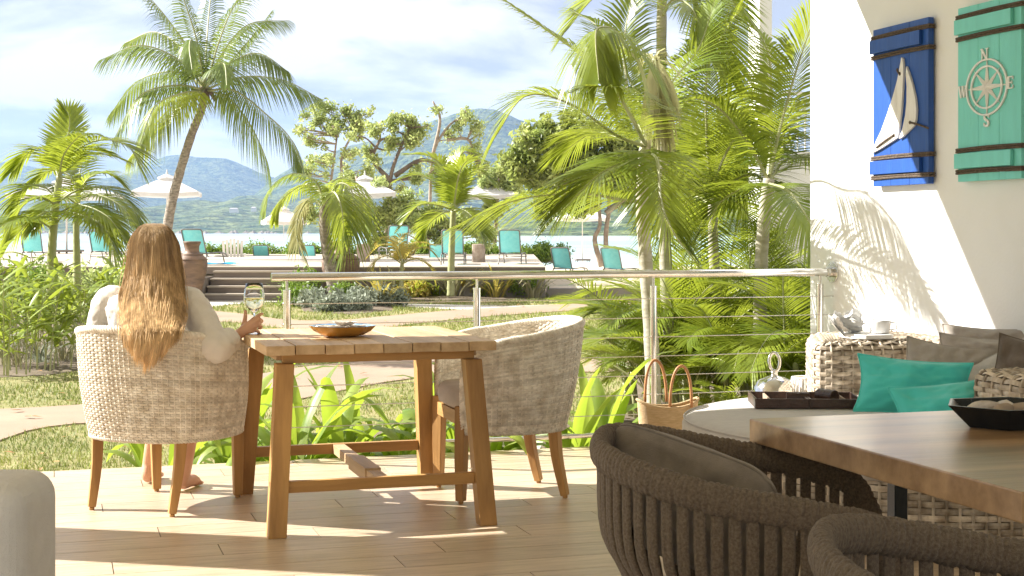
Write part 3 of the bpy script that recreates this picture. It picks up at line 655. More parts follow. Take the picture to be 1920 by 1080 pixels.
# chaise base (round) and cushion
ccx, ccy, CR = 3.47, 5.50, .96
th = np.linspace(0, 2*PI, 241); pl = np.stack([ccx+(CR-.05)*np.cos(th), ccy+(CR-.05)*np.sin(th)], 1)
a = MB(); woven_block(a, pl, .03, .29, .021, r_top=.01, top=False); a.build('chaise_base', [M['wickerg'], M['wickerin']], sf)
a = MB(); lathe(a, [(0, .285), (CR-.03, .285), (CR-.005, .30), (CR, .33), (CR, .375), (CR-.012, .400), (CR-.05, .415), (CR-.2, .420), (0, .423)], 96, (ccx, ccy)); 
a.build('chaise_cushion', M['cushl'], sf, smooth=True)
a = MB(); tube(a, np.stack([ccx+(CR-.008)*np.cos(th[:-1]), ccy+(CR-.008)*np.sin(th[:-1]), 0*th[:-1]+.402], 1), .004, 6, close=True)
tube(a, np.stack([ccx+(CR-.004)*np.cos(th[:-1]), ccy+(CR-.004)*np.sin(th[:-1]), 0*th[:-1]+.305], 1), .004, 6, close=True); a.build('piping', M['cushl'], sf, smooth=True)
a = MB(); box(a, 3.5, 4.0, 4.97, 6.0, .03, .27); a.build('seat_frame', M['wickerin'], sf)
a = MB(); box(a, 3.6, 4.01, 4.97, 6.0, .425, .45); a.build('seat_cushion', M['cushl'], sf, bevel=.02)
cushion('turquoise rectangular cushion standing against the taupe cushion on the sofa', 'teal', .47, .255, .13, PT(1712, 726, 6.15), math.radians(-24), math.radians(4), math.radians(-14), 1.3)
cushion('turquoise cushion lying low, mostly hidden behind the brown table', 'teal', .46, .30, .15, PT(1790, 780, 5.75), math.radians(-30), math.radians(-8), math.radians(-8), 2.3)
cushion('big taupe cushion right behind the turquoise rectangular cushion', 'cushg', .40, .40, .15, PT(1772, 720, 6.5), math.radians(-26), math.radians(7), math.radians(-22), 3.1)
cushion('light grey back cushion leaning by the wall, nearer of the stacked pair', 'cushg', .44, .30, .16, PT(1848, 688, 6.75), math.radians(-24), math.radians(3), math.radians(-22), 4.4)
cushion('light grey back cushion leaning by the wall, farther of the stacked pair', 'cushg', .44, .30, .15, PT(1852, 668, 7.0), math.radians(-22), math.radians(2), math.radians(-22), 5.4)
cushion('dark brown cushion with its corner pointing up at the right edge', 'cushd', .40, .40, .14, PT(1945, 722, 6.0), math.radians(-28), math.radians(8), math.radians(-30), 6.6)
cushion('light grey cushion between the dark brown and the taupe cushion', 'cushl', .42, .40, .12, PT(1905, 730, 6.35), math.radians(-25), math.radians(-30), math.radians(-20), 7.7)
# things on the arm block
tp = D(3.62, 7.18, .672)
o = MB(); prism(o, [(.115*sgnp(math.cos(q), .7), .13*sgnp(math.sin(q), .7)) for q in np.linspace(0, 2*PI, 13)[:-1]], 0, .022)
tray = tag(o.build('serving_tray', M['cream'], loc=PT(1624, 631, 7.32)*np.array((1, 1, 0))+np.array((0, 0, .674)), rz=AD, bevel=.004), 'pale round edged tray under the cup on the wicker arm', 'tray')
cupl = PT(1650, 628, 7.30)*np.array((1, 1, 0))+np.array((0, 0, .6985))
cp = thing('tea_cup', 'white cup with an angular handle on the pale tray', 'cup', cupl, 0)
a = MB(); lathe(a, [(0, 0), (.040, 0), (.046, .004), (.055, .055), (.0565, .066), (.0535, .066), (.050, .052), (.042, .008), (0, .006)], 40); a.build('bowl', M['white'], cp, smooth=True)
a = MB(); tube(a, [(.051, 0, .052), (.082, -.004, .052), (.080, -.004, .02), (.05, 0, .016)], .0035, 8); a.build('handle', M['white'], cp)
o = thing('conch_shell', 'large frilled white clam shell on the wicker arm beside the cup', 'shell', PT(1580, 625, 7.34)*np.array((1, 1, 0))+np.array((0, 0, .700)), .5)
for k, (dx, dz, rz_) in enumerate([(-.05, .035, .3), (.03, .01, 1.9), (.06, .03, 4)]):
    s_ = shellmesh(11+k, .062).build('frill', M['shell'] if k == 9 else M['cream'], o, loc=(dx, 0, dz), smooth=True); s_.rotation_euler = (.9-.5*k, .5-.6*k, rz_); s_.scale = (1, 1, 1.6)
# backgammon box on the chaise
def dbox(name, label, c, rz):
    t = thing(name, label, 'game box', c, rz)
    for s_, nm in ((-1, 'left_half'), (1, 'right_half')):
        x0, x1 = (-.235, -.001) if s_ < 0 else (.001, .235)
        a = MB(); box(a, x0, x1, -.15, .15, 0, .006); h = a.build(nm, M['leather'], t)
        for q in ((x0, x1, -.15, -.140), (x0, x1, .140, .15), (x0, x0+.010, -.1398, .1398), (x1-.010, x1, -.1398, .1398)):
            a = MB(); box(a, *q, .0062, .042); a.build('side', M['leather'], h, bevel=.002)
        a = MB(); box(a, x0+.011, x1-.011, -.139, .139, .0063, .009); a.build('lining', M['suede'], h)
        a = MB(); xm = x0+.07 if s_ < 0 else x1-.07; box(a, xm-.004, xm+.004, -.139, .139, .0092, .036); a.build('divider', M['suede'], h)
    return t
gb = dbox('backgammon_box', 'open dark leather game box with tan lining on the round chaise', PT(1508, 756, 6.62)*np.array((1, 1, 0))+np.array((0, 0, .425)), math.radians(-3))
for k, (dx, dy, rz_, lb) in enumerate([(-.035, -.03, .1, 'brown leather dice cup lying in the middle of the game box'), (.10, -.01, -.5, 'brown leather dice cup with open end forward in the right half of the game box')]):
    a = MB(); r_ = .024 if k == 0 else .029
    tube(a, [(-.05, 0, 0), (.05, 0, 0)], r_, 20); o = a.build('dice_cup', M['leather'], loc=np.array(gb.location)+np.array((dx, dy, .012+r_)), rz=rz_-.2 if k == 0 else -1.0, smooth=False, bevel=.003); tag(o, lb, 'dice cup', 'dice cups')
for k in range(2):
    a = MB(); box(a, -.008, .008, -.008, .008, 0, .016); o = a.build('die', M['cream'], loc=np.array(gb.location)+np.array((.115+.022*k, -.10, .0095)), rz=.3*k, bevel=.002); tag(o, ['ivory die in the right half of the game box, left of the pair', 'ivory die in the right half of the game box, right of the pair'][k], 'die', 'dice in the game box')
# glass cloche jar & slatted lantern behind the chaise
jl = thing('glass_jar', 'big clear glass jar with a ring handle lid behind the round chaise', 'jar', PT(1452, 700, 7.62)*np.array((1, 1, 0)))
a = MB(); lathe(a, [(0, 0), (.09, 0), (.100, .01), (.104, .06), (.104, .36), (.100, .36), (.100, .06), (.09, .012), (0, .012)], 48); a.build('jar_body', M['glass'], jl, smooth=True)
a = MB(); lathe(a, [(.108, .362), (.108, .372), (.104, .40), (.085, .432), (.05, .45), (.018, .458), (.016, .47), (.02, .48), (0, .482)], 48); a.build('lid', M['steel'], jl, smooth=True)
a = MB(); q = np.linspace(0, 2*PI, 33)[:-1]; tube(a, np.stack([.027*np.cos(q), .012*np.sin(q), .528+.046*np.sin(q)], 1), .008, 10, close=True); a.build('ring_handle', M['steel'], jl, smooth=True)
ln = thing('slatted_lantern', 'round lantern of pale upright wooden slats beside the glass jar', 'lantern', PT(1509, 720, 7.68)*np.array((1, 1, 0)))
a = MB(); q = np.linspace(0, 2*PI, 41)[:-1]; 
for z, r_ in ((.44, .062), (.30, .085), (.06, .075)):
    a = MB(); tube(a, np.stack([r_*np.cos(q), r_*np.sin(q), 0*q+z], 1), .007, 8, close=True); a.build('ring', M['cream'], ln, smooth=True)
slt = MB(); tube(slt, [(.076, 0, .0), (.090, 0, .15), (.090, 0, .30), (.064, 0, .445)], .0055, 6); sm = slt.mesh('slat', M['cream'])
for k in range(22): place(sm, 'slat', ln, (0, 0, 0), (0, 0, k*2*PI/22))
# basket bag
bg_ = thing('straw_bag', 'straw basket bag with dark bands and two leather handles by the railing', 'bag', PT(1252, 700, 7.25)*np.array((1, 1, 0)), math.radians(12))
def bagring(f, z, n=56):
    q = np.linspace(0, 2*PI, n+1)[:-1]; w = .125+.03*f; d = .075-.02*f
    return np.stack([w*sgnp(np.cos(q), .8), d*sgnp(np.sin(q), .8), z+.02*f*np.cos(2*q)*1.0+0*q], 1)
def band(z0, z1, m, nm, off=0.0):
    a = MB(); rows = []
    for z in np.linspace(z0, z1, 12):
        p = bagring(z/.36, z); p[:, :2] *= 1+off; rows.append(np.vstack([p, p[:1]]))
    grid(a, np.array(rows)); return a.build(nm, M[m], bg_, smooth=True)
body = band(0.004, .36, 'straw', 'basket_body')
for z in (.085, .125, .165): band(z, z+.014, 'strawdark', 'dark_band', .012)
a = MB(); p = bagring(1, .36); tube(a, p, .007, 8, close=True); a.build('rolled_rim', M['straw'], bg_, smooth=True)
a = MB(); p = bagring(0, .004); a.add(p, polys=[list(range(len(p)))]); a.build('basket_bottom', M['straw'], bg_)
for s_ in (-1, 1):
    a = MB(); q = np.linspace(0, PI, 20); tube(a, np.stack([.055*np.cos(q), 0*q+s_*.050+.01*np.sin(q)*s_, .34+.205*np.sin(q)**.8], 1), .0075, 8); h = a.build('handle', M['tanleather'], bg_, smooth=True)
    if s_ > 0: h.location = (-.045, 0, .02)
    else: h.location = (.05, 0, 0)
# ================================================================ FOREGROUND: BROWN TABLE, ROPE CHAIRS, GREY SOFA
ft = thing('dining_table', 'thick brown wooden table top in the right foreground', 'table', D(1.596, 3.228), AD)
a = MB(); box(a, 0, 2.2, -1.05, 0, .695, .75); a.build('table_top', M['darkwood'], ft, bevel=.003)
for x_, y_ in ((.30, -.16), (.30, -.95), (1.9, -.16), (1.9, -.95)): a = MB(); box(a, x_, x_+.035, y_, y_+.035, .0, .6945); a.build('leg', M['black'], ft, bevel=.002)
hx = thing('hexagonal_tray', 'black lacquered hexagonal tray on the brown table', 'tray', PT(1893, 790, 3.42)*np.array((1, 1, 0))+np.array((0, 0, .7505)), .25)
def hexr(r, z, sx=1.0): return [(r*sx*math.cos(PI/3*k), r*math.sin(PI/3*k), z) for k in range(6)]
a = MB(); R0, R1, R2, R3 = hexr(.09, 0, 1.15), hexr(.145, .052, 1.1), hexr(.135, .052, 1.1), hexr(.085, .008, 1.15)
V = R0+R1+R2+R3; q = [(i+6*r_, (i+1) % 6+6*r_, (i+1) % 6+6*(r_+1), i+6*(r_+1)) for r_ in range(3) for i in range(6)]
a.add(V, q, polys=[list(range(6))[::-1], list(range(18, 24))]); a.build('tray_body', M['black'], hx, bevel=.002)
for k in range(5):
    a = MB(); tube(a, spline([(-.045, 0, 0), (-.015, .01, .008), (.02, -.006, .01), (.05, .006, 0)], 8), [.006, .013, .016, .017, .016, .014, .011, .006], 8)
    o = a.build('driftwood_piece', M['suede'] if k % 2 else M['shell'], loc=np.array(hx.location)+np.array((-.05+.028*k, [.02, -.03, .03, -.02, .01][k], .03)), rz=k*.9+.2, smooth=True)
    tag(o, ['pale smooth driftwood piece at the left of the black tray', 'tan driftwood piece at the front of the black tray', 'pale driftwood piece at the back of the black tray', 'tan driftwood piece right of the middle of the black tray', 'pale driftwood piece at the right edge of the black tray'][k], 'driftwood', 'driftwood pieces in the black tray')
def rope_chair():
    t_ = thing('rope_armchair', '', 'armchair')
    A_ = math.radians(148)
    thd = np.linspace(-A_, A_, 900)
    def plan(th, f):
        c, s_ = np.cos(th), np.sin(th); return (.335*f)*sgnp(s_, .82), -(np.where(c > 0, .33, .36)*f)*sgnp(c, .82)
    def rh(th):
        b = .575+.158*np.clip((1+np.cos(th))/2, 0, 1)**.8; e = np.clip((np.abs(th)-math.radians(122))/math.radians(26), 0, 1); return b-.22*e**2
    x, y = plan(thd, 1); L = np.concatenate([[0], np.cumsum(np.hypot(np.diff(x), np.diff(y)))])
    n = 120; th = np.interp(np.linspace(0, L[-1], n), L, thd)
    X, Y = plan(th, 1.0); rim = np.stack([X, Y, rh(th)], 1)
    a = MB()
    # rim: flattened roll wrapped with cord
    T, N, B = frames(rim); m = 14; ang = np.arange(m)*2*PI/m
    l = np.concatenate([[0], np.cumsum(np.linalg.norm(np.diff(rim, axis=0), axis=1))]); ll = np.linspace(0, l[-1], 900)
    Pm = np.stack([np.interp(ll, l, rim[:, k]) for k in range(3)], 1); Tm, Nm, Bm = frames(Pm)
    out_ = Pm-np.array((0, 0, 0)); out_[:, 2] = 0; out_ /= np.linalg.norm(out_, axis=1)[:, None]
    upv = np.cross(Tm, out_); upv *= np.sign(upv[:, 2])[:, None]; upv /= np.linalg.norm(upv, axis=1)[:, None]
    rib = 1+.10*np.abs(np.sin(ll*PI/.0135))
    grp = 1+.13*np.abs(np.sin(ll*PI/.054))**.5
    rr = .021*rib*grp
    V = Pm[:, None]+rr[:, None, None]*(np.cos(ang)[None, :, None]*out_[:, None]*.80+np.sin(ang)[None, :, None]*upv[:, None]*1.3)
    nn = len(ll); i = np.arange(nn-1)[:, None]; j = np.arange(m)[None]; j2 = (j+1) % m
    a.add(V.reshape(-1, 3), np.stack([i*m+j, i*m+j2, (i+1)*m+j2, (i+1)*m+j], -1).reshape(-1, 4), polys=[list(range(m)), [(nn-1)*m+k for k in range(m)][::-1]])
    a.build('wrapped_rim', M['rope'], t_, smooth=True)
    # straps
    ns = 50
    ths = np.interp(np.linspace(.03, .97, ns)*L[-1], L, thd)
    for k, q in enumerate(ths):
        x1, y1 = plan(q, 1.0); x0, y0 = plan(q, .70); z1 = float(rh(q))-.01
        q2 = q+(.05 if k % 2 else -.03)
        x0, y0 = plan(q2, .70)
        P = spline([(x1, y1, z1), (x1*.93+x0*.07, y1*.93+y0*.07, z1-.14*(z1-.27)/.4), (x1*.45+x0*.55, y1*.45+y0*.55, .27+(z1-.27)*.42), (x0, y0, .27)], 12)
        o2 = np.array((x1, y1, 0)); o2 /= np.linalg.norm(o2); 
        Tn = np.gradient(P, axis=0); Tn /= np.linalg.norm(Tn, axis=1)[:, None]
        W = np.cross(Tn, o2); W /= np.linalg.norm(W, axis=1)[:, None]; O = np.cross(W, Tn)
        a = MB(); hw = .0135; th_ = .0050; ring = []
        for cx_, cz in ((-1, 0), (-.72, .85), (-.2, 1.0), (0, .78), (.2, 1.0), (.72, .85), (1, 0), (.72, -.85), (-.72, -.85)):
            ring.append(P+W*hw*cx_+O*th_*cz)
        G = np.stack(ring, 1); mm = len(ring); i = np.arange(11)[:, None]; j = np.arange(mm)[None]; j2 = (j+1) % mm
        a.add(G.reshape(-1, 3), np.stack([i*mm+j, i*mm+j2, (i+1)*mm+j2, (i+1)*mm+j], -1).reshape(-1, 4)); a.build('strap', M['rope'], t_, smooth=True)
    q = np.linspace(0, 2*PI, 49)[:-1]; x, y = plan(q, .70)
    a = MB(); tube(a, np.stack([x, y, 0*x+.27], 1), .016, 8, close=True); a.build('base_ring', M['darkwood'], t_, smooth=True)
    for sx in (-1, 1):
        for sy in (-1, 1):
            a = MB(); tube(a, [(sx*.17, sy*.17, .27), (sx*.23, sy*.23, 0)], [.018, .012], 10); a.build('leg', M['darkwood'], t_, smooth=True)
    a = MB(); box(a, -.24, .24, -.23, .25, .29, .40); a.build('seat_cushion', M['cushg'], t_, bevel=.03)
    return t_
RC1, RC2 = np.array((.52, 3.20, 0)), np.array((.775, 2.09, 0))
rch = rope_chair(); rch.location = tuple(RC1); rch.rotation_euler = (0, 0, math.radians(-98))
rch['label'] = 'brown rope armchair with a cushion leaning inside, farther of two in the foreground'; rch['group'] = 'rope armchairs at the brown table'
rc2 = dup(rch, 'brown rope armchair cut off by the bottom edge of the picture', RC2, math.radians(-98))
o = cushion('taupe cushion leaning inside the farther rope armchair', 'cushb', .50, .34, .16, np.array((.405, 3.265, .590)), math.radians(20), math.radians(10), math.radians(-50), 9.1, group='cushions in the rope armchairs')
o = cushion('taupe cushion just showing inside the nearest rope armchair', 'cushb', .46, .34, .14, np.array((.77, 2.18, .49)), math.radians(18), math.radians(8), math.radians(-62), 4.1, group='cushions in the rope armchairs')
gs = thing('grey_sofa', 'light grey fabric sofa corner cut off at the bottom left', 'sofa', (-1.62, 3.0, 0), 0)
a = MB(); box(a, -.75, .665, -.12, .14, .08, .703); b = a.build('back_rest', M['sofafab'], gs, smooth=True); bm_ = b.modifiers.new('bevel', 'BEVEL'); bm_.width = .055; bm_.segments = 6
for p in b.data.polygons: p.use_smooth = False
bm_.harden_normals = False
a = MB(); box(a, -.7, .6, -.9, -.14, .10, .40); b = a.build('seat', M['cushl'], gs, bevel=.03)
for x in (-.6, .55):
    for y in (-.8, .05): a = MB(); tube(a, [(x, y, 0), (x, y, .11)], .02, 10); a.build('foot', M['darkwood'], gs)
# ================================================================ BOARDS ON THE WALL
def wallboard(name, label, v_far, v_near, z0, z1, m, mr):
    t = thing(name, label, 'wall decoration', D(WU, v_far, z0), AD-PI/2)     # local +X towards the camera side (-v), -Y out of the wall
    w = v_far-v_near; h = z1-z0
    for k in range(3):
        a = MB(); box(a, w/3*k+.0008, w/3*(k+1)-.0008, -.045, -.012, 0, h); a.build('board', M[m], t, bevel=.002)
    for z in (h*.845, h*.075):
        a = MB(); box(a, -.004, w-.055, -.066, -.0455, z, z+h*.085); a.build('batten', M[m], t, bevel=.002)
    for z in (h*.945, h*.82, h*.178, h*.055):
        a = MB(); 
        for dz in (-.006, .006): ropecoil(a, spline([(-.003, -.010, z+dz), (-.0045, -.047, z+dz), (.02, -.0505, z+dz), (w/2, -.0505, z+dz+.003), (w-.01, -.0505, z+dz), (w+.006, -.044, z+dz), (w+.006, -.010, z+dz)], 60), .0035, .0035, 3, .022, 5)
        a.build('twine', M['twine'], t, smooth=True)
    return t, w, h
def wz(y, px):   # height on wall for pixel
    k = (px-960)/FPX; v = None
    # point on wall at px: D(WU,v): (WU*CA - v*SA)/(WU*SA+v*CA)=k
    wb = WU-.045; v = (wb*CA-k*wb*SA)/(k*CA+SA); d = wb*SA+v*CA; return v, HC-(y-HOR)/FPX*d
vf, zb = wz(350, 1637); vn, _ = wz(345, 1741); _, zt = wz(57, 1637)
b1, w1, h1 = wallboard('sailboat_board', 'blue painted board with a white sailboat and rope bands on the white wall', vf, vn, zb, zt, 'blue', None)
vf2, zb2 = wz(341, 1796); vn2, _ = wz(335, 1915); _, zt2 = wz(17, 1794)
b2_, w2, h2 = wallboard('compass_board', 'aqua painted board with a white compass rose and rope bands', vf2, vn2, zb2, zt2, 'aqua', None)
def cutout(pts, y0, y1):
    mb = MB(); n = len(pts); V = [(p[0], y0, p[1]) for p in pts]+[(p[0], y1, p[1]) for p in pts]
    mb.add(V, [(i, n+i, n+(i+1) % n, (i+1) % n) for i in range(n)], polys=[list(range(n)), list(range(n, 2*n))[::-1]]); return mb
def norm(pts, x0, y0, x1, y1, w, h): return [((x-x0)/(x1-x0)*w, (y1-y)/(y1-y0)*h) for x, y in pts]
# sails, traced in board coordinates (sheared crop -> board axes)
def bp(x, y, w=w1, h=h1):
    f = (x-425)/(705-425); top = 155+(90-155)*f; bot = 945+(935-945)*f; return (f*w, h*(bot-y)/(bot-top))
def smooth_closed(p, k=6):
    return p
s1 = [bp(*p) for p in [(583, 293), (590, 300), (593, 330), (592, 400), (588, 480), (583, 560), (575, 630), (565, 700), (520, 728), (470, 758), (430, 777), (450, 720), (480, 660), (510, 580), (540, 490), (562, 410), (574, 345), (580, 315)]]
s2_ = [bp(p[0]+7, p[1]) for p in [(600, 338), (612, 370), (630, 430), (645, 500), (651, 560), (648, 610), (640, 640), (610, 670), (585, 695), (565, 707), (580, 660), (595, 590), (602, 520), (603, 440), (598, 380)]]
cutout(s1, -.060, -.0458).build('main_sail', M['sailwood'], b1, bevel=.002); cutout(s2_, -.060, -.0458).build('jib_sail', M['sailwood'], b1, bevel=.002)
a = MB()
def q3(p, y): q_ = bp(*p); return (q_[0], y, q_[1])
ropecoil(a, spline([q3((548, 686), -.064), q3((505, 715), -.067), q3((458, 748), -.064)], 20), .003, .003, 3, .02, 5)
a.build('rigging_cord', M['twine'], b1, smooth=True); a = MB()
ropecoil(a, spline([q3((628, 622), -.064), q3((680, 640), -.058), q3((708, 655), -.049)], 20), .003, .003, 3, .02, 5)
a.build('rigging_cord', M['twine'], b1, smooth=True); a = MB()
ropecoil(a, spline([q3((556, 352), -.050), q3((568, 362), -.064), q3((577, 376), -.064)], 20), .003, .003, 3, .02, 5)
a.build('rigging_cord', M['twine'], b1, smooth=True)
a = MB()
for p in ((548, 688), (628, 624), (577, 376)): c_ = bp(*p); tube(a, [(c_[0], -.0615, c_[1]), (c_[0], -.0605, c_[1])], .010, 14)
a.build('grommet', M['twine'], b1)
# compass rose
def bq(x, y):
    f = (x-855)/(1180-855); top = 50+(-18-50)*f; bot = 922+(906-922)*f; return np.array((f*w2, h2*(bot-y)/(bot-top)))
cc = bq(1012, 447); Rx = .5*abs(bq(1118, 440)[0]-bq(905, 450)[0]); 
cr_ = thing_part = bpy.data.objects.new('compass_rose', None); COL.objects.link(cr_); cr_.parent = b2_; cr_.location = (cc[0], -.0465, cc[1])
ra = Rx; rb = .5*abs(bq(1012, 303)[1]-bq(1012, 590)[1])
def ring(r0, r1):
    mb = MB(); q = np.linspace(0, 2*PI, 65)[:-1]; n = 64
    V = []
    for r_, y in ((r0, 0), (r1, 0), (r1, -.008), (r0, -.008)): V += [(ra*r_*math.cos(x), y, rb*r_*math.sin(x)) for x in q]
    mb.add(V, [(k*n+i, k*n+(i+1) % n, ((k+1) % 4)*n+(i+1) % n, ((k+1) % 4)*n+i) for k in range(4) for i in range(n)]); return mb
ring(.94, 1.0).build('ring', M['cream'], cr_); ring(.70, .76).build('ring', M['cream'], cr_)
a = MB()
for k in range(8):
    an = PI/4*k+PI/2; L_ = 1.02 if k % 2 == 0 else .90; wd = .24 if k % 2 == 0 else .22
    tip = (ra*L_*math.cos(an), 0, rb*L_*math.sin(an))
    for s_ in (-1, 1):
        an2 = an+s_*PI/8; p = (ra*wd*math.cos(an2), 0, rb*wd*math.sin(an2))
        y0 = -.002 if k % 2 else -.003; hgt = -.014 if s_ > 0 else -.006
        a.add([tip, p, (0, 0, 0), (tip[0], y0, tip[2]), (p[0], y0, p[2]), (0, -.016, 0)], quads=[(0, 1, 4, 3), (1, 2, 5, 4)], tris=[(3, 4, 5)])
a.build('star', M['cream'], cr_)
def stroke(mb, p, q, w):
    p = np.array(p, float); q = np.array(q, float); d = q-p; d /= np.linalg.norm(d); n = np.array((-d[1], d[0]))*w/2
    c = [p-n, q-n, q+n, p+n]; n_ = 4; stroke.k = getattr(stroke, 'k', 0)+1; e = -.006-.0002*(stroke.k % 9)
    hexa(mb, [(x, 0, z) for x, z in c], [(x, e, z) for x, z in c])
def letter(ch, cx_, cz, s_):
    mb = MB()
    T = lambda x, z: (cx_+x*s_, cz+z*s_)
    if ch == 'N':
        stroke(mb, T(-.35, -.5), T(-.35, .5), .10*s_*1.2); stroke(mb, T(.35, -.5), T(.35, .5), .1*s_*1.2); stroke(mb, T(-.38, .5), T(.38, -.5), .22*s_)
        for p in ((-.55, -.15, -.5), (-.55, -.25, .5), (.18, .55, .5)): stroke(mb, T(p[0], p[2]), T(p[1], p[2]), .08*s_)
    if ch == 'E':
        stroke(mb, T(-.22, -.5), T(-.22, .5), .22*s_)
        for z, r_ in ((-.47, .4), (0, .2), (.47, .36)): stroke(mb, T(-.42, z), T(r_, z), .10*s_)
        stroke(mb, T(.38, -.5), T(.38, -.22), .07*s_); stroke(mb, T(.34, .5), T(.34, .25), .07*s_); stroke(mb, T(.2, -.14), T(.2, .14), .06*s_)
    if ch == 'W':
        for x0_, x1_, w in ((-.5, -.22, .2), (-.22, .02, .09), (.02, .26, .2), (.26, .52, .09)):
            up_ = x0_ in (-.5, .02); stroke(mb, T(x0_, .5 if up_ else -.5), T(x1_, -.5 if up_ else .5), w*s_)
        for x in (-.5, .02, .52): stroke(mb, T(x-.16, .5), T(x+.16, .5), .08*s_)
    if ch == 'S':
        P = spline([(.3, .3), (.2, .45), (0, .5), (-.24, .42), (-.28, .22), (-.1, .06), (.14, -.06), (.3, -.24), (.22, -.43), (0, -.5), (-.22, -.44), (-.32, -.28)], 26)
        for i in range(len(P)-1): stroke(mb, T(*P[i]), T(*(P[i+1]+(P[i+1]-P[i])*.25)), (.12+.10*math.sin(PI*i/25))*s_)
        stroke(mb, T(.33, .5), T(.33, .2), .06*s_); stroke(mb, T(-.35, -.5), T(-.35, -.2), .06*s_)
    return mb
for ch, (x, y) in (('N', (1002, 284)), ('E', (1131, 426)), ('S', (1012, 613)), ('W', (886, 470))):
    c_ = bq(x, y)-cc; s_ = .056
    letter(ch, c_[0], c_[1], s_).build('letter_'+{'N': 'north', 'E': 'east', 'S': 'south', 'W': 'west'}[ch], M['cream'], cr_)
# ================================================================ PALMS
def frond(mb, C, nl=46, ll=.5, lw=.035, a0=72, a1=20, vee=.30, droop=.35, roll=0.0, s0=.10, rr=.012, pk=.38, seed=0, pend=0.0, tipk=.25):
    r_ = np.random.RandomState(seed+1)
    P = spline(C, 30); mb.mi = 1; tube(mb, P, np.linspace(rr, rr*.18, 30), 4, cap=False); mb.mi = 0
    T, _, _ = frames(P); L = np.concatenate([[0], np.cumsum(np.linalg.norm(np.diff(P, axis=0), axis=1))]); L /= L[-1]
    n = nl*2; s = np.clip(s0+(1-s0)*(np.arange(n)//2+.5*(np.arange(n) % 2)+r_.uniform(-.1, .1, n))/nl, 0, 1)
    p0 = np.stack([np.interp(s, L, P[:, k]) for k in range(3)], 1); t = np.stack([np.interp(s, L, T[:, k]) for k in range(3)], 1); t /= np.linalg.norm(t, axis=1)[:, None]
    up0 = np.array((0, 0, 1.)); sd_ = np.cross(t, up0); 
    m0 = np.mean(sd_, axis=0); m0 /= np.linalg.norm(m0)+1e-9
    sd_ = sd_+m0*.15; sd_ /= np.linalg.norm(sd_, axis=1)[:, None]
    u = np.cross(sd_, t)
    ro = roll; sd2 = sd_*math.cos(ro)+u*math.sin(ro); u2 = u*math.cos(ro)-sd_*math.sin(ro)
    sg = np.where(np.arange(n) % 2, 1., -1.)[:, None]
    al = np.radians(a0+(a1-a0)*s**1.2+r_.uniform(-2.5, 2.5, n)+2.5*np.sin(np.arange(n)*.11+seed))[:, None]; ve = vee+r_.uniform(-.05, .05, n)[:, None]
    d = np.cos(al)*t+np.sin(al)*(sg*sd2*np.cos(ve)+u2*np.sin(ve)); d /= np.linalg.norm(d, axis=1)[:, None]
    prof = np.where(s < pk, .45+.55*np.sin(PI/2*s/pk), tipk+(1-tipk)*np.cos(PI/2*(s-pk)/(1-pk))**.7)
    l = (ll*prof*r_.uniform(.94, 1.04, n))[:, None]
    w = t-d*np.sum(t*d, axis=1)[:, None]; w /= np.linalg.norm(w, axis=1)[:, None]+1e-9
    w = w*.92+u2*r_.uniform(-.15, .15, n)[:, None]
    g = np.array((0, 0, -1.)); dr = droop*r_.uniform(.85, 1.15, n)[:, None]
    st = []
    for f, wf in ((0, .35), (.28, 1.0), (.62, .85), (1.0, 0)):
        p = p0+d*l*f*(1-pend*f*.5)+g*l*(dr*f**2+pend*f*.6)
        if wf: st += [p+w*lw*wf/2, p-w*lw*wf/2]
        else: st += [p]
    V = np.stack(st, 1); k = np.arange(n)[:, None]*7
    q = np.concatenate([k+np.array([[0, 1, 3, 2]]), k+np.array([[2, 3, 5, 4]])]); tr = k+np.array([[4, 5, 6]])
    mb.add(V.reshape(-1, 3), q, tr); return mb
def arc(L, e0, e1, az=0, n=7, pw=1.2, o=(0, 0, 0)):
    P = [np.array(o, float)]
    for i in range(n):
        e = e0+(e1-e0)*((i+.5)/n)**pw; P.append(P[-1]+L/n*np.array((math.cos(e)*math.cos(az), math.cos(e)*math.sin(az), math.sin(e))))
    return P
def palm_px(name, label, trunk, d, fr, leaf='leafpalm', tr=(.1, .07), tmat='trunkpale', ll=.5, lw=.035, nl=46, droop=.35, group=None, cat='palm tree', vee=.3, rings=True, rr=.014, extra=None, fm=None):
    base = PT(trunk[0][0], trunk[0][1], d)
    if base[2] > -.2: base[2] = base[2]
    t = thing(name, label, cat, base, 0, group)
    P = spline([PT(x, y, d+(q[0] if q else 0)) for x, y, *q in trunk], 40)
    r = np.linspace(tr[0], tr[1], 40); r = r*(1+.04*np.sin(np.arange(40)*2.1)) if rings else r
    a = MB(); tube(a, P-base, r, 12); a.build('trunk', M[tmat], t, smooth=True)
    for k, f in enumerate(fr):
        pts, o = f[0], (f[1] if len(f) > 1 else {})
        C = [PT(x, y, d+dz)-base for x, y, dz in pts]
        kw = dict(nl=nl, ll=ll, lw=lw, droop=droop, vee=vee, rr=rr); kw.update({k_: v for k_, v in o.items() if k_ != 'm'})
        frond(MBx := MB(), C, seed=k*7+int(d*10), **kw); MBx.build('frond', [M[o.get('m', leaf)], M['stem']], t)
    if extra: extra(t, base)
    return t
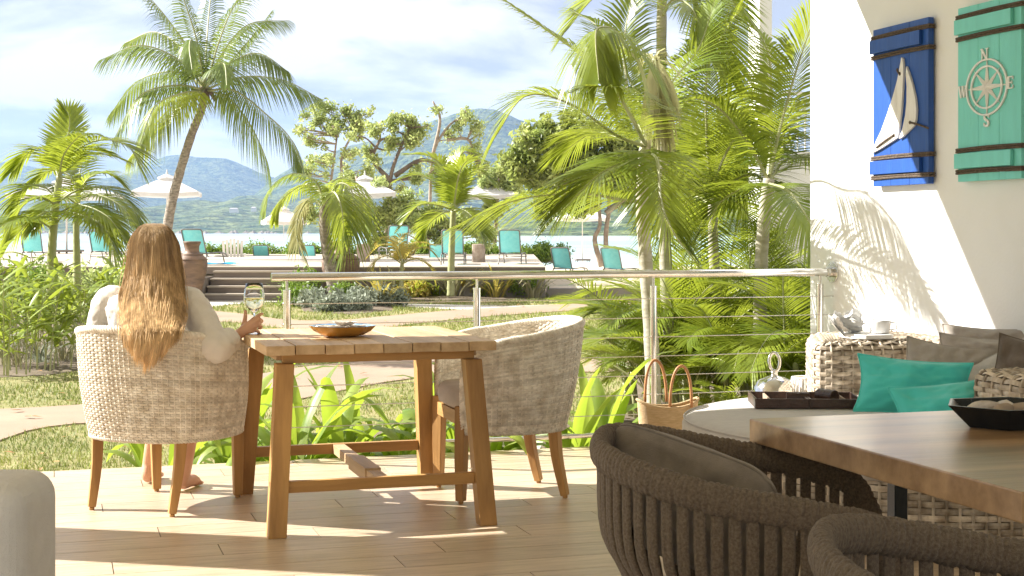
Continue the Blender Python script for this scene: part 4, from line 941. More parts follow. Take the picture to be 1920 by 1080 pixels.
# ---- coconut palm over the terrace
def nuts(t, base):
    c = PT(384, 172, 42)-base
    for k in range(26):
        an = R.uniform(0, 2*PI); e = R.uniform(-1.1, .5); L = R.uniform(.25, .5)
        a = MB(); p = c+np.array((0, 0, .1)); dv = np.array((math.cos(an)*math.cos(e), math.sin(an)*math.cos(e), math.sin(e)))
        tube(a, [p, p+dv*L*.6, p+dv*L+np.array((0, 0, -.12))], [.06, .045, .015], 5); a.build('leaf_base', M['bark'], t)
palm_px('coconut_palm', 'tall leaning coconut palm with a ragged ball of long fronds against the clouds', [(311, 505), (313, 440), (321, 385), (338, 320), (360, 250), (378, 205), (384, 170)], 42, [
    ([(384, 165, 0), (350, 90, .5), (310, 30, .8), (262, -25, 1)], {}),
    ([(384, 165, 0), (370, 80, -.5), (345, 0, -1), (325, -60, -1.3)], {}),
    ([(384, 165, 0), (388, 70, .8), (398, -20, 1.2), (420, -75, 1.6)], {}),
    ([(386, 165, 0), (410, 80, -.4), (440, 10, -.8), (490, -40, -1.2)], {}),
    ([(386, 165, 0), (420, 95, .4), (468, 45, .8), (542, 38, 1)], {}),
    ([(386, 165, 0), (430, 120, -.8), (485, 100, -1.3), (542, 135, -1.8)], {}),
    ([(386, 168, 0), (450, 145, .3), (530, 150, .6), (603, 186, .8)], {'roll': .2}),
    ([(386, 170, 0), (440, 170, -.6), (500, 215, -1.2), (545, 260, -1.4), (566, 315, -1.6)], {}),
    ([(386, 170, 0), (430, 185, .5), (472, 240, .9), (500, 300, 1), (508, 338, 1)], {}),
    ([(384, 165, 0), (340, 115, -.4), (265, 85, -.8), (188, 112, -1)], {}),
    ([(384, 165, 0), (335, 135, .6), (262, 150, 1.1), (205, 215, 1.4)], {}),
    ([(384, 168, 0), (330, 160, -.6), (262, 180, -1.1), (212, 262, -1.4)], {}),
    ([(384, 170, 0), (335, 190, .2), (290, 235, .4), (240, 300, .5)], {'m': 'leafpalm'}),
    ([(384, 170, 0), (340, 175, -1.5), (290, 200, -2.4), (262, 270, -2.8)], {'m': 'leafpalm'}),
    ([(384, 165, 0), (375, 110, -.6), (360, 75, -1.3), (355, 90, -2.2), (360, 130, -2.8)], {'ll': .5}),
    ([(384, 168, 0), (400, 130, -.9), (420, 120, -2), (425, 160, -2.9)], {'ll': .5}),
    ([(386, 165, 0), (420, 130, 1.2), (480, 60, 2.2), (510, 20, 2.6)], {}),
    ([(384, 165, 0), (345, 95, 1.2), (290, 60, 2.0), (235, 80, 2.5)], {}),
], leaf='leafcoco', tr=(.155, .105), tmat='trunkcoco', ll=.98, lw=.046, nl=62, droop=.8, vee=-.12, rr=.035, extra=nuts, group=None)
# ---- areca palm left
palm_px('areca_palm', 'bushy areca palm at the left with one frond standing straight up', [(95, 560), (98, 460), (105, 380), (112, 330)], 18, [
    ([(112, 330, 0), (125, 270, .1), (130, 220, .2), (112, 195, .2)], {'ll': .42, 'droop': .1}),
    ([(108, 330, 0), (95, 290, .2), (62, 280, .3), (22, 322, .4)], {}),
    ([(110, 330, 0), (140, 285, -.2), (190, 262, -.4), (240, 275, -.5), (262, 315, -.5)], {'ll': .62}),
    ([(110, 335, 0), (135, 300, .3), (170, 280, .5), (235, 300, .6)], {}),
    ([(105, 370, 0), (80, 350, .2), (45, 355, .3), (22, 405, .3)], {}),
    ([(108, 380, 0), (150, 355, -.3), (205, 355, -.5), (245, 385, -.5), (266, 432, -.5)], {}),
    ([(105, 385, 0), (75, 370, -.3), (40, 390, -.4), (15, 450, -.4)], {}),
    ([(108, 400, 0), (150, 385, -.6), (200, 405, -.9), (235, 450, -1)], {}),
    ([(104, 400, 0), (80, 400, .5), (40, 430, .8), (8, 470, .8)], {}),
    ([(110, 335, 0), (120, 290, -.4), (150, 255, -.8), (175, 250, -1)], {}),
    ([(104, 420, 0), (130, 400, -.4), (190, 420, -.8), (215, 470, -.8)], {'m': 'leafpalm'}),
    ([(100, 430, 0), (60, 410, -.4), (10, 420, -.8), (-30, 460, -.8)], {}),
], ll=.52, lw=.034, nl=44, tr=(.06, .04), tmat='stem')
palm_px('areca_palm', 'slender areca palm behind the bushy one, its stem left of the woman', [(145, 560), (144, 480), (143, 420), (146, 370)], 19.5, [
    ([(146, 370, 0), (165, 335, 0), (200, 325, .2), (235, 350, .3)], {}), ([(146, 370, 0), (130, 330, 0), (95, 320, .2), (60, 345, .3)], {}),
    ([(146, 375, 0), (180, 365, -.3), (225, 385, -.5), (262, 430, -.6)], {}), ([(146, 375, 0), (150, 320, .4), (165, 290, .8), (200, 290, 1)], {}),
    ([(146, 385, 0), (120, 370, -.5), (85, 390, -.8), (60, 430, -1)], {}), ([(146, 380, 0), (170, 400, -.6), (205, 440, -1), (215, 490, -1)], {}),
], ll=.45, lw=.034, nl=38, tr=(.055, .035), tmat='stem')
# ---- drooping palm by the urn, slender palm by the loungers, yellow palm
palm_px('drooping_palm', 'short palm with a dark trunk and hooked drooping fronds in front of the clay urn', [(632, 572), (626, 540), (618, 490), (610, 440), (608, 385)], 31.0, [
    ([(608, 385, 0), (592, 340, -.2), (550, 326, -.4), (510, 350, -.5), (492, 402, -.6)], {'ll': .60}),
    ([(608, 385, 0), (635, 345, -.2), (660, 360, -.4), (658, 420, -.5), (640, 480, -.5)], {'ll': .85, 'droop': .5}),
    ([(606, 390, 0), (582, 372, .2), (560, 405, .3), (558, 450, .3), (576, 492, .3)], {'m': 'leafdry', 'll': .45}),
    ([(608, 385, 0), (620, 345, .3), (650, 335, .5), (690, 365, .6), (700, 420, .6)], {'ll': .6}),
    ([(608, 385, 0), (590, 350, .5), (560, 350, .8), (525, 380, .9), (515, 415, 1)], {'ll': .5}),
    ([(608, 385, 0), (640, 360, .9), (680, 380, 1.2), (690, 440, 1.2)], {'ll': .6}),
    ([(608, 385, 0), (625, 360, -.8), (640, 390, -1.2), (645, 450, -1.2)], {'ll': .7, 'droop': .5}),
], ll=.6, lw=.05, nl=44, tr=(.15, .11), tmat='trunkcoco', droop=.55, vee=.1, rr=.03)
palm_px('slender_palm', 'slender young palm with feathery upright fronds between two umbrellas', [(845, 556), (846, 500), (848, 440), (850, 395)], 32.5, [
    ([(850, 395, 0), (838, 330, -.1), (810, 295, -.3), (762, 288, -.4)], {}), ([(850, 395, 0), (825, 350, .3), (785, 328, .5), (744, 338, .5)], {}),
    ([(850, 395, 0), (850, 330, .2), (868, 285, .3), (895, 290, .4)], {}), ([(850, 395, 0), (868, 345, -.3), (895, 318, -.5), (925, 345, -.6)], {}),
    ([(850, 395, 0), (822, 385, -.4), (785, 385, -.6), (750, 425, -.7)], {}), ([(850, 395, 0), (880, 370, .4), (905, 375, .6), (928, 410, .6)], {}),
    ([(850, 395, 0), (840, 345, .6), (826, 310, .9), (800, 300, 1)], {}), ([(850, 395, 0), (860, 330, -.6), (878, 300, -.9), (905, 300, -1)], {}),
    ([(850, 395, 0), (830, 400, .5), (805, 420, .7), (795, 450, .8)], {}), ([(850, 395, 0), (872, 395, -.5), (895, 420, -.8), (905, 450, -.8)], {}),
], ll=.62, lw=.05, nl=42, tr=(.085, .06), tmat='stem', droop=.3, vee=.35, rr=.022)
palm_px('yellow_palm', 'small yellow leaved palm in front of the pool terrace', [(752, 555), (752, 520), (754, 495)], 31.8, [
    ([(754, 495, 0), (740, 465, 0), (715, 460, .1), (690, 480, .1)], {}), ([(754, 495, 0), (748, 455, .1), (760, 440, .2), (785, 452, .2)], {}),
    ([(754, 495, 0), (775, 470, -.1), (800, 465, -.2), (822, 485, -.2)], {}), ([(754, 495, 0), (728, 480, -.2), (705, 490, -.3), (700, 520, -.3)], {}),
    ([(754, 495, 0), (765, 465, .3), (785, 455, .4), (812, 458, .5)], {}), ([(754, 495, 0), (740, 455, .3), (722, 445, .4), (705, 455, .5)], {}),
    ([(754, 495, 0), (780, 485, .3), (805, 500, .4), (815, 525, .4)], {}),
], leaf='leafyel', ll=.36, lw=.035, nl=28, tr=(.06, .04), tmat='stem', droop=.35)
# ---- tall palms right of the terrace
palm_px('tall_palm', 'tall palm with a pale smooth trunk and withered folded fronds, left of the white column', [(1228, 800), (1220, 620), (1210, 480), (1204, 380), (1207, 300), (1212, 262)], 9.5, [
    ([(1210, 270, 0), (1168, 190, .1), (1110, 120, .2), (1030, 60, .3), (935, -8, .4)], {'ll': .50}),
    ([(1210, 275, 0), (1150, 250, -.2), (1070, 195, -.4), (985, 180, -.5), (925, 262, -.5)], {'ll': .50}),
    ([(1210, 270, 0), (1180, 180, .3), (1170, 80, .5), (1190, -30, .6)], {'ll': .48}),
    ([(1210, 262, 0), (1190, 170, .5), (1130, 60, .9), (1075, 20, 1.1)], {'ll': .5}),
    ([(1210, 380, 0), (1162, 373, -.1), (1080, 362, -.3), (964, 376, -.5), (846, 428, -.7)], {'ll': .46, 'vee': .15, 'droop': .35, 'roll': -.35}),
    ([(1214, 262, 0), (1222, 170, 0), (1226, 110, .1), (1232, 150, 0), (1238, 255, 0)], {'m': 'leafdry', 'll': .30, 'a0': 35, 'droop': .9, 's0': .45, 'lw': .02}),
    ([(1212, 262, 0), (1215, 190, -.15), (1200, 122, -.45), (1176, 92, -.7), (1153, 57, -.89), (1122, 52, -1.1), (1117, 80, -1.25), (1123, 151, -1.46)], {'ll': .46, 'droop': .75, 's0': .42, 'vee': -.25}),
    ([(1212, 275, 0), (1180, 300, -.3), (1120, 330, -.6), (1050, 400, -.7)], {}),
    ([(1212, 270, 0), (1250, 170, .2), (1310, 90, .4), (1340, 0, .5)], {'ll': .48}),
    ([(1212, 275, 0), (1165, 260, .5), (1110, 250, .9), (1050, 290, 1.1)], {}),
    ([(1212, 290, 0), (1232, 300, -.6), (1240, 380, -.9), (1265, 440, -1), (1312, 500, -1)], {'m': 'leafpalm', 'll': .36}),
    ([(1212, 275, 0), (1180, 215, -.8), (1150, 170, -1.3), (1100, 160, -1.5)], {}),
], ll=.52, lw=.016, nl=74, tr=(.050, .035), droop=.38, vee=.3, group=None)
palm_px('tall_palm', 'palm with a thin grey ringed trunk rising out of the top of the picture', [(1262, 760), (1252, 600), (1246, 420), (1242, 260), (1240, 100), (1242, -60)], 10.9, [
    ([(1241, -20, 0), (1200, -40, 0), (1120, -10, 0), (1060, 60, 0)], {}), ([(1241, -20, 0), (1290, -20, .1), (1350, 60, .2), (1372, 150, .3)], {}),
    ([(1241, -30, 0), (1270, -60, .3), (1340, -40, .5), (1400, 40, .6)], {}), ([(1241, -30, 0), (1225, -70, -.3), (1160, -60, -.5), (1100, -30, -.6)], {}),
    ([(1243, 30, 0), (1262, 0, -.5), (1300, 20, -.8), (1330, 110, -.9)], {}),
], ll=.50, lw=.016, nl=70, tr=(.050, .036), droop=.25)
palm_px('tall_palm', 'palm with a short pale trunk and fronds fanning up in the middle of the clump', [(1352, 760), (1345, 600), (1338, 470), (1336, 380)], 11.4, [
    ([(1336, 380, 0), (1320, 290, .1), (1280, 210, .2), (1205, 150, .3)], {}), ([(1336, 380, 0), (1345, 280, -.1), (1345, 150, -.3), (1300, 20, -.5)], {'ll': .52}),
    ([(1336, 380, 0), (1365, 290, .3), (1390, 200, .4), (1440, 150, .5)], {}), ([(1336, 385, 0), (1300, 340, -.3), (1250, 330, -.5), (1195, 380, -.6)], {}),
    ([(1336, 385, 0), (1375, 340, -.4), (1420, 330, -.6), (1480, 380, -.7)], {}), ([(1336, 380, 0), (1310, 260, .5), (1250, 180, .8), (1150, 170, 1)], {}),
    ([(1336, 390, 0), (1305, 370, .3), (1270, 400, .5), (1240, 470, .5)], {}), ([(1336, 390, 0), (1365, 370, .3), (1400, 400, .5), (1420, 460, .5)], {}),
    ([(1336, 380, 0), (1355, 300, -.5), (1410, 230, -.8), (1500, 250, -.9)], {}), ([(1336, 380, 0), (1325, 260, -.4), (1330, 120, -.6), (1390, 10, -.7)], {'ll': .52}),
], ll=.54, lw=.016, nl=72, tr=(.05, .035), droop=.38)
palm_px('tall_palm', 'palm in front of the white column, its big frond standing up beside the veranda wall', [(1420, 760), (1424, 620), (1428, 480), (1436, 380), (1442, 335)], 10.3, [
    ([(1442, 335, 0), (1465, 230, -.1), (1500, 110, -.3), (1545, -20, -.4)], {'ll': .56}), ([(1440, 335, 0), (1400, 265, -.1), (1350, 205, -.2), (1300, 185, -.3), (1262, 215, -.3)], {'ll': .40}),
    ([(1440, 335, 0), (1446, 220, .2), (1440, 100, .3), (1395, 20, .4)], {'ll': .36, 'droop': .6, 'lw': .018}), ([(1442, 340, 0), (1475, 300, .3), (1530, 300, .5), (1580, 350, .6)], {}),
    ([(1440, 345, 0), (1480, 360, -.5), (1520, 420, -.8), (1545, 480, -.9)], {}), ([(1438, 345, 0), (1400, 350, .3), (1350, 380, .5), (1310, 440, .5)], {}),
    ([(1440, 340, 0), (1470, 250, .5), (1530, 190, .8), (1590, 200, 1)], {}),
], ll=.52, lw=.016, nl=74, tr=(.052, .040), droop=.38)
# ---- undergrowth palms of the clump: generic fronds, a few variants shared
AV = []
for k in range(7):
    mb = MB(); frond(mb, arc([1.5, 1.25, 1.7, 1.35, 1.1, 1.55, 1.4][k], math.radians([78, 66, 82, 58, 70, 74, 50][k]), math.radians([-5, -25, 10, -35, -10, -40, -15][k])), nl=52, ll=.44, lw=.0145, droop=.22, vee=.28, seed=100+k, s0=.22, rr=.011)
    AV.append(mb.mesh('frond', [M['leafpalm'], M['stem']]))
def areca(label, px, py, d, n, sc_=1.0, seed=0, hgt=0.0, group='areca palms in the clump right of the terrace'):
    rr = random.Random(seed); base = PT(px, py, d); base[2] = LZ
    t = thing('areca_palm', label, 'palm tree', base, 0, group)
    for k in range(max(2, n//6)):
        a = MB(); o = np.array((rr.uniform(-.15, .15), rr.uniform(-.15, .15), 0)); l = .35+hgt*rr.uniform(.7, 1.0)
        tube(a, [o, o*1.6+np.array((0, 0, l))], [.028, .02], 8); a.build('stem', M['stem'], t, smooth=True)
    for k in range(n):
        a_ = k*2.4+rr.uniform(-.3, .3)
        place(rr.choice(AV), 'frond', t, (rr.uniform(-.18, .18), rr.uniform(-.18, .18), .1+hgt*rr.uniform(.3, 1)), (rr.uniform(-.15, .15), rr.uniform(-.2, .2), a_), (sc_*rr.uniform(.8, 1.1),)*3)
    return t
areca('low areca palm spilling bright leaves over the lawn left of the clump', 1212, 700, 11.8, 22, .66, 1, .1)
areca('areca palm filling the gap between the first two trunks', 1265, 700, 11.2, 26, .95, 2, .3)
areca('areca palm directly behind the middle railing post bay', 1315, 700, 10.6, 28, .85, 3, .2)
areca('dense areca palm in the middle of the clump', 1375, 700, 11.6, 30, 1.05, 4, .5)
areca('areca palm beside the column palm trunk', 1445, 700, 10.8, 28, .95, 5, .3)
areca('areca palm at the veranda wall end of the clump', 1510, 700, 10.2, 26, .9, 6, .3)
areca('high areca palm standing at the back of the clump', 1405, 700, 12.6, 14, 1.0, 7, .3)
areca('areca palm at the back behind the wall corner', 1500, 700, 12.2, 14, 1.0, 8, .5)
areca('areca palm at the back behind the first pale trunk', 1290, 700, 12.6, 14, 1.0, 9, .4)
areca('small areca palm at the foot of the railing near the jar', 1400, 740, 9.7, 14, .55, 10, .05)
# ================================================================ BROADLEAF TREES
def leaves(mb, C, n, size, r_, flat=.6, shell=.5):
    """C: (k,4) blobs; n leaves each folded in two triangles pairs"""
    C = np.asarray(C, float); w = C[:, 3]**2; idx = r_.choice(len(C), n, p=w/w.sum())
    d = r_.normal(size=(n, 3)); d /= np.linalg.norm(d, axis=1)[:, None]; d[:, 2] *= flat+.2
    rad = C[idx, 3]*(r_.uniform(0, 1, n)**shell)
    cl = r_.normal(size=(n, 3))*.08
    p = C[idx, :3]+d*rad[:, None]+cl
    a = r_.normal(size=(n, 3)); a /= np.linalg.norm(a, axis=1)[:, None]
    b = np.cross(a, d+r_.normal(size=(n, 3))*.5); b /= np.linalg.norm(b, axis=1)[:, None]+1e-9; nn = np.cross(a, b)
    s = size*r_.uniform(.6, 1.25, n)[:, None]
    V = np.stack([p-a*s, p+b*s*.45+nn*s*.12, p+a*s, p-b*s*.45+nn*s*.12], 1)
    k = np.arange(n)[:, None]*4
    mb.add(V.reshape(-1, 3), None, np.concatenate([k+np.array([[0, 1, 2]]), k+np.array([[0, 2, 3]])])); return mb
def clusters(C, k, r_, f=.32):
    """break blobs into leafy clumps"""
    o = []
    for c in C:
        for _ in range(k):
            d = r_.normal(size=3); d /= np.linalg.norm(d); o.append([*(np.array(c[:3])+d*c[3]*r_.uniform(.35, 1.0)), c[3]*f*r_.uniform(.6, 1.2)])
    return np.array(o)
def tree_px(label, d, trunks, blobs, n, size, leaf='leaftree', bark='barkpale', k=7, f=.34, tr=.12, seed=0, name='shade_tree', gap=.6, brn=2, sat=0):
    r_ = np.random.RandomState(seed); s = d/FPX
    base = PT(trunks[0][0][0], trunks[0][0][1], d); t = thing(name, label, 'tree', base)
    B = np.array([[*(PT(x, y, d+(dz[0] if dz else 0))-base), r*s] for x, y, r, *dz in blobs])
    if sat: B = np.vstack([B]+[np.column_stack([B[:, :3]+r_.normal(size=(len(B), 3))*B[:, 3:4]*(1.0, 1.0, .7), B[:, 3]*r_.uniform(.45, .75, len(B))]) for _ in range(sat)])
    a = MB(); TP = []
    for tk in trunks:
        P = spline([PT(x, y, d+(q[0] if q else 0))-base for x, y, *q in tk], 16); tube(a, P, np.linspace(tr, tr*.45, 16), 7); TP.append(P)
    a.build('trunk', M[bark], t, smooth=True)
    TA = np.concatenate([P[5:] for P in TP]); C = clusters(B, k, r_, f)
    a = MB()
    for b in B:
        dd = np.linalg.norm(TA-b[:3], axis=1)+np.maximum(0, TA[:, 2]-b[2])*1.5; p = TA[np.argmin(dd)]
        mid = (p+b[:3])/2+r_.normal(size=3)*b[3]*.35; tube(a, spline([p, mid, b[:3]], 8), np.linspace(tr*.42, tr*.16, 8), 5)
        near = C[np.linalg.norm(C[:, :3]-b[:3], axis=1) < b[3]*1.02]
        for c in near[:brn*4]:
            m_ = (b[:3]+c[:3])/2+r_.normal(size=3)*b[3]*.15; tube(a, spline([b[:3], m_, c[:3]], 6), np.linspace(tr*.16, tr*.06, 6), 4)
    tag(a.build('branches', M[bark], t), kind='stuff')
    a = MB(); leaves(a, C, n, size, r_, shell=gap); a.build('crown', M[leaf], t); return t
tree_px('thin tree with open tufts of leaves left of the second umbrella', 58, [[(612, 490), (612, 400), (622, 330), (632, 255)], [(655, 480), (650, 380), (640, 300), (665, 245)]],
        [(624, 212, 22), (600, 228, 18), (662, 220, 17), (668, 240, 14), (583, 266, 13), (562, 244, 9), (640, 240, 16), (650, 205, 12), (575, 320, 14), (600, 300, 14), (650, 290, 13), (688, 330, 16)], 6000, .08, k=7, f=.42, tr=.08, seed=2, sat=4, gap=.33)
tree_px('gnarled tree with crooked bare limbs in front of the mountain', 54, [[(722, 480, 0), (728, 400), (733, 330), (750, 280), (775, 225)], [(733, 340), (700, 300), (712, 262)], [(740, 330), (790, 300), (835, 315)]],
        [(743, 222, 15), (768, 240, 16), (705, 248, 15), (737, 268, 12), (768, 266, 12), (790, 250, 11), (700, 300, 10), (715, 350, 16), (660, 340, 15), (780, 330, 14), (690, 280, 10)], 5600, .08, k=7, f=.42, tr=.10, bark='bark', seed=3, sat=4, gap=.33)
tree_px('half bare tree with grey twigs rising beside the mountain top', 60, [[(800, 480), (806, 380), (812, 290), (838, 240), (870, 215)], [(812, 290), (825, 225), (812, 190)], [(838, 262), (878, 262), (890, 300)]],
        [(870, 220, 12), (890, 238, 13), (846, 252, 12), (820, 205, 8), (890, 290, 14), (850, 300, 12), (815, 315, 14), (905, 320, 15)], 3800, .075, k=7, f=.42, tr=.08, seed=4, sat=4, gap=.33)
tree_px('low spreading tree with pale green leaves behind the umbrellas', 50, [[(700, 500), (690, 430), (676, 370), (668, 330)], [(760, 500), (790, 440), (815, 400)], [(700, 470), (740, 430), (775, 400)]],
        [(700, 400, 30), (740, 410, 28), (660, 390, 26), (790, 420, 28), (770, 380, 24), (830, 440, 24), (815, 400, 22), (720, 450, 20), (640, 430, 16), (585, 400, 16), (620, 395, 20), (870, 420, 26), (905, 440, 24)], 13000, .085, k=9, f=.5, tr=.10, seed=5, sat=1, gap=.4, leaf='leaftree')
tree_px('round dense olive green tree filling the view right of the mountain', 44, [[(1138, 500), (1136, 440), (1142, 380), (1130, 320)], [(1128, 500), (1115, 450), (1125, 420), (1120, 360)], [(1136, 400), (1220, 330)]],
        [(1000, 275, 42), (1050, 262, 45), (1100, 255, 48), (985, 330, 38), (1040, 330, 50), (1110, 320, 55), (1170, 280, 55), (1180, 345, 50), (960, 300, 24), (1240, 300, 60), (1300, 300, 60), (1360, 320, 55), (1250, 370, 45), (1320, 380, 48), (1395, 370, 42), (1090, 380, 30), (1020, 385, 22), (1440, 330, 60), (1400, 260, 40)], 42000, .11, k=18, f=.40, tr=.09, bark='barkpale', seed=6, leaf='leafdark', gap=.5)
tree_px('light green tree peeping over the dense one, right of the gnarled trees', 52, [[(925, 500), (930, 420), (935, 340)]], [(935, 330, 22), (910, 355, 18), (955, 360, 20), (925, 390, 20)], 8000, .075, k=8, f=.42, tr=.09, seed=7)
# ================================================================ SHRUBS
def shrub(label, px, py, d, w, h, n, size, leaf='leafhedge', name='beach_shrub', seed=0, group=None, base=None, cat='shrub'):
    r_ = np.random.RandomState(seed); b = PT(px, py, d) if base is None else np.array(base, float)
    B = [[r_.uniform(-w/2, w/2)*.7, r_.uniform(-w/3, w/3), h*r_.uniform(.3, .72), h*.42] for _ in range(6)]
    C = clusters(B, 7, r_, .4); t = thing(name, label, cat, b, 0, group)
    a = MB(); leaves(a, C, n, size, r_, shell=.6); a.build('foliage', M[leaf], t)
    a = MB()
    for c in C[::4]: tube(a, [(c[0]*.25, c[1]*.25, 0), c[:3]*.6, c[:3]], [.012, .009, .004], 4)
    a.build('stems', M['barkpale'], t); return t
hedge = [(412, 489, 'left of the small white chair'), (470, 489, 'just left of the first small lounger'), (533, 488, 'just right of the umbrella pole'), (556, 488, 'left of the second small lounger'), (600, 487, 'right of the second small lounger'), (648, 486, 'behind the clay urn'), (705, 487, 'behind the pole of the big middle umbrella'),
         (775, 487, 'behind the yellow palm'), (800, 488, 'left of the loungers in the middle'), (885, 486, 'between two tall lounger backs'), (912, 486, 'right of the tall lounger back'), (975, 487, 'right of the third lounger back'), (1010, 487, 'pale one on the sand'), (1035, 486, 'on the sand behind the lone lounger')]
for k, (x, y, w_) in enumerate(hedge):
    shrub('bright green beach shrub, %s' % w_, x, y+6, 52, 1.0+.3*(k % 3), .62+.1*(k % 2), 1800, .06, seed=20+k, group='beach shrubs along the pool terrace')
for k, (x, y, w, h, lf, lb) in enumerate([(570, 566, .9, .75, 'leafhedge', 'leafy green shrub under the handrail end, left of the rock'), (555, 575, .6, .35, 'leafhedge', 'low green shrub between the steps and the first rock'), (600, 578, 1.0, .30, 'leafsilver', 'silver ground cover at the front of the round bed'), (690, 576, 1.2, .34, 'leafsilver', 'silver ground cover under the big rock'),
        (655, 572, .6, .42, 'leafhedge', 'pale green shrub left of the big rock'), (735, 574, .9, .32, 'leafsilver', 'silver tuft at the right end of the round bed'), (640, 583, 1.4, .22, 'leafsilver', 'lowest silver edging nearest the path'), (790, 560, 1.0, .5, 'leafyel', 'yellowish fern clump below the terrace'), (980, 558, .8, .4, 'leafhedge', 'small shrub by the sand steps')]):
    shrub(lb, x, y, 4160/(y-434)*1.0, w, h, 1500, .055, leaf=lf, name='garden_shrub', seed=60+k, group='garden shrubs in front of the pool terrace')
# blade clumps
def blades(mb, n, h, w, r_, spread=.12, lean=.8, seg=4):
    for i in range(n):
        az = r_.uniform(0, 2*PI); e0 = math.radians(r_.uniform(60, 88)); e1 = math.radians(r_.uniform(-60, 35))*lean; L = h*r_.uniform(.6, 1.15)
        P = np.array(arc(L, e0, e1, az, n=seg, o=(math.cos(az)*spread*r_.uniform(0, 1), math.sin(az)*spread*r_.uniform(0, 1), 0)))
        sdv = np.array((-math.sin(az), math.cos(az), 0)); ww = w*np.array([.6]+[1.0]*(seg-1)+[.05])[:len(P)]*r_.uniform(.7, 1.2)
        V = np.stack([P+sdv*ww[:, None]/2, P-sdv*ww[:, None]/2], 1); k = np.arange(len(P)-1)[:, None]*2
        mb.add(V.reshape(-1, 3), k+np.array([[0, 1, 3, 2]]))
def clump(name, label, base, n, h, w, m, seed, group=None, spread=.12, cat='grass clump'):
    mb = MB(); blades(mb, n, h, w, np.random.RandomState(seed), spread); return tag(mb.build(name, M[m], loc=base), label, cat, group)
spots = [(690, 558, 'right of the big rock'), (850, 560, 'below the slender palm'), (905, 559, 'left of the railing post'), (930, 560, 'right of the middle railing post'), (960, 558, 'under the terrace corner'), (1000, 560, 'at the end of the terrace wall'), (820, 559, 'left of the slender palm stem'), (870, 558, 'just right of the slender palm stem'), (540, 562, 'left of the first rock'), (740, 560, 'under the yellow palm'), (775, 561, 'right of the yellow palm'), (715, 575, 'at the silver tuft')]
for k, (x, y, w_) in enumerate(spots):
    b = GP(x, y, LZ); clump('strappy_plant', 'green blade clump below the terrace, %s' % w_, b, 40, .95 if k % 2 else .7, .035, ['leafhedge', 'drygrass', 'leafpalm', 'leafyel'][k % 4], 90+k, 'strappy plants below the pool terrace', .2)
# ---- lilies outside the railing: broad leaves, each its own part
LV = []
def broad_leaf(L, e0, e1, w, pw=1.4, fold=.25, seg=9, wavy=.0, name='leaf', m='leaflily', seed=0):
    P = np.array(arc(L, e0, e1, 0, n=seg, pw=pw)); s = np.linspace(0, 1, seg+1); T = np.gradient(P, axis=0); T /= np.linalg.norm(T, axis=1)[:, None]
    U = np.cross(T, np.array((0, 1., 0)))*-1; r_ = np.random.RandomState(seed)
    W = w/2*np.clip(np.sin(PI*np.clip(s*.90+.10, 0, 1))**.6, .02, 1)*(1-.15*s); W[-1] = .001
    rip = wavy*np.sin(s*17+seed); rows = []
    for f in (-1, -.5, 0, .5, 1): rows.append(P+np.array((0, 1., 0))*(W*f)[:, None]+U*((abs(f)*fold*W)+rip*abs(f)*W*(1 if f > 0 else -1))[:, None])
    mb = MB(); grid(mb, np.array(rows)); return mb.mesh(name, M[m], True)
for k in range(8):
    LV.append(broad_leaf([.85, .72, .95, .65, .8, .9, .55, .75][k], math.radians([80, 72, 84, 62, 76, 88, 50, 68][k]), math.radians([-70, -85, -10, -70, -88, 35, -50, -75][k]), [.11, .10, .12, .09, .115, .10, .09, .105][k], pw=[1.6, 1.3, 2, 1.2, 2.4, 1.5, 1.1, 1.5][k], wavy=.12, seed=k))
lil = [(.55, 8.15), (.95, 8.35), (1.25, 8.02), (1.55, 8.3), (1.85, 8.05), (2.1, 8.4), (2.35, 8.1), (2.65, 8.3), (2.9, 8.05), (3.15, 8.3), (1.05, 8.75), (1.7, 8.8), (2.4, 8.8), (3.0, 8.7)]
lw_ = ['seen left of the teak table', 'behind the left table leg', 'tallest, seen left of centre under the table', 'in the middle under the table', 'seen left of the far right table leg', 'behind the far right table leg', 'behind the empty armchair, left', 'behind the legs of the empty armchair', 'right of the empty armchair', 'beside the straw bag', 'at the back behind the left legs', 'at the back under the table middle', 'at the back behind the empty armchair', 'at the back near the bag']
for k, (u, v) in enumerate(lil):
    rr = random.Random(300+k); b = D(u, v, LZ)
    t = thing('lily_plant', 'broad leaved lily outside the railing, %s' % lw_[k], 'plant', b, rr.uniform(0, 6), 'lily plants outside the railing')
    for j in range(19): place(rr.choice(LV), 'leaf', t, (rr.uniform(-.05, .05), rr.uniform(-.05, .05), 0), (rr.uniform(-.12, .12), rr.uniform(-.15, .15), j*2.4+rr.uniform(-.4, .4)), (rr.uniform(.75, 1.1),)*3)
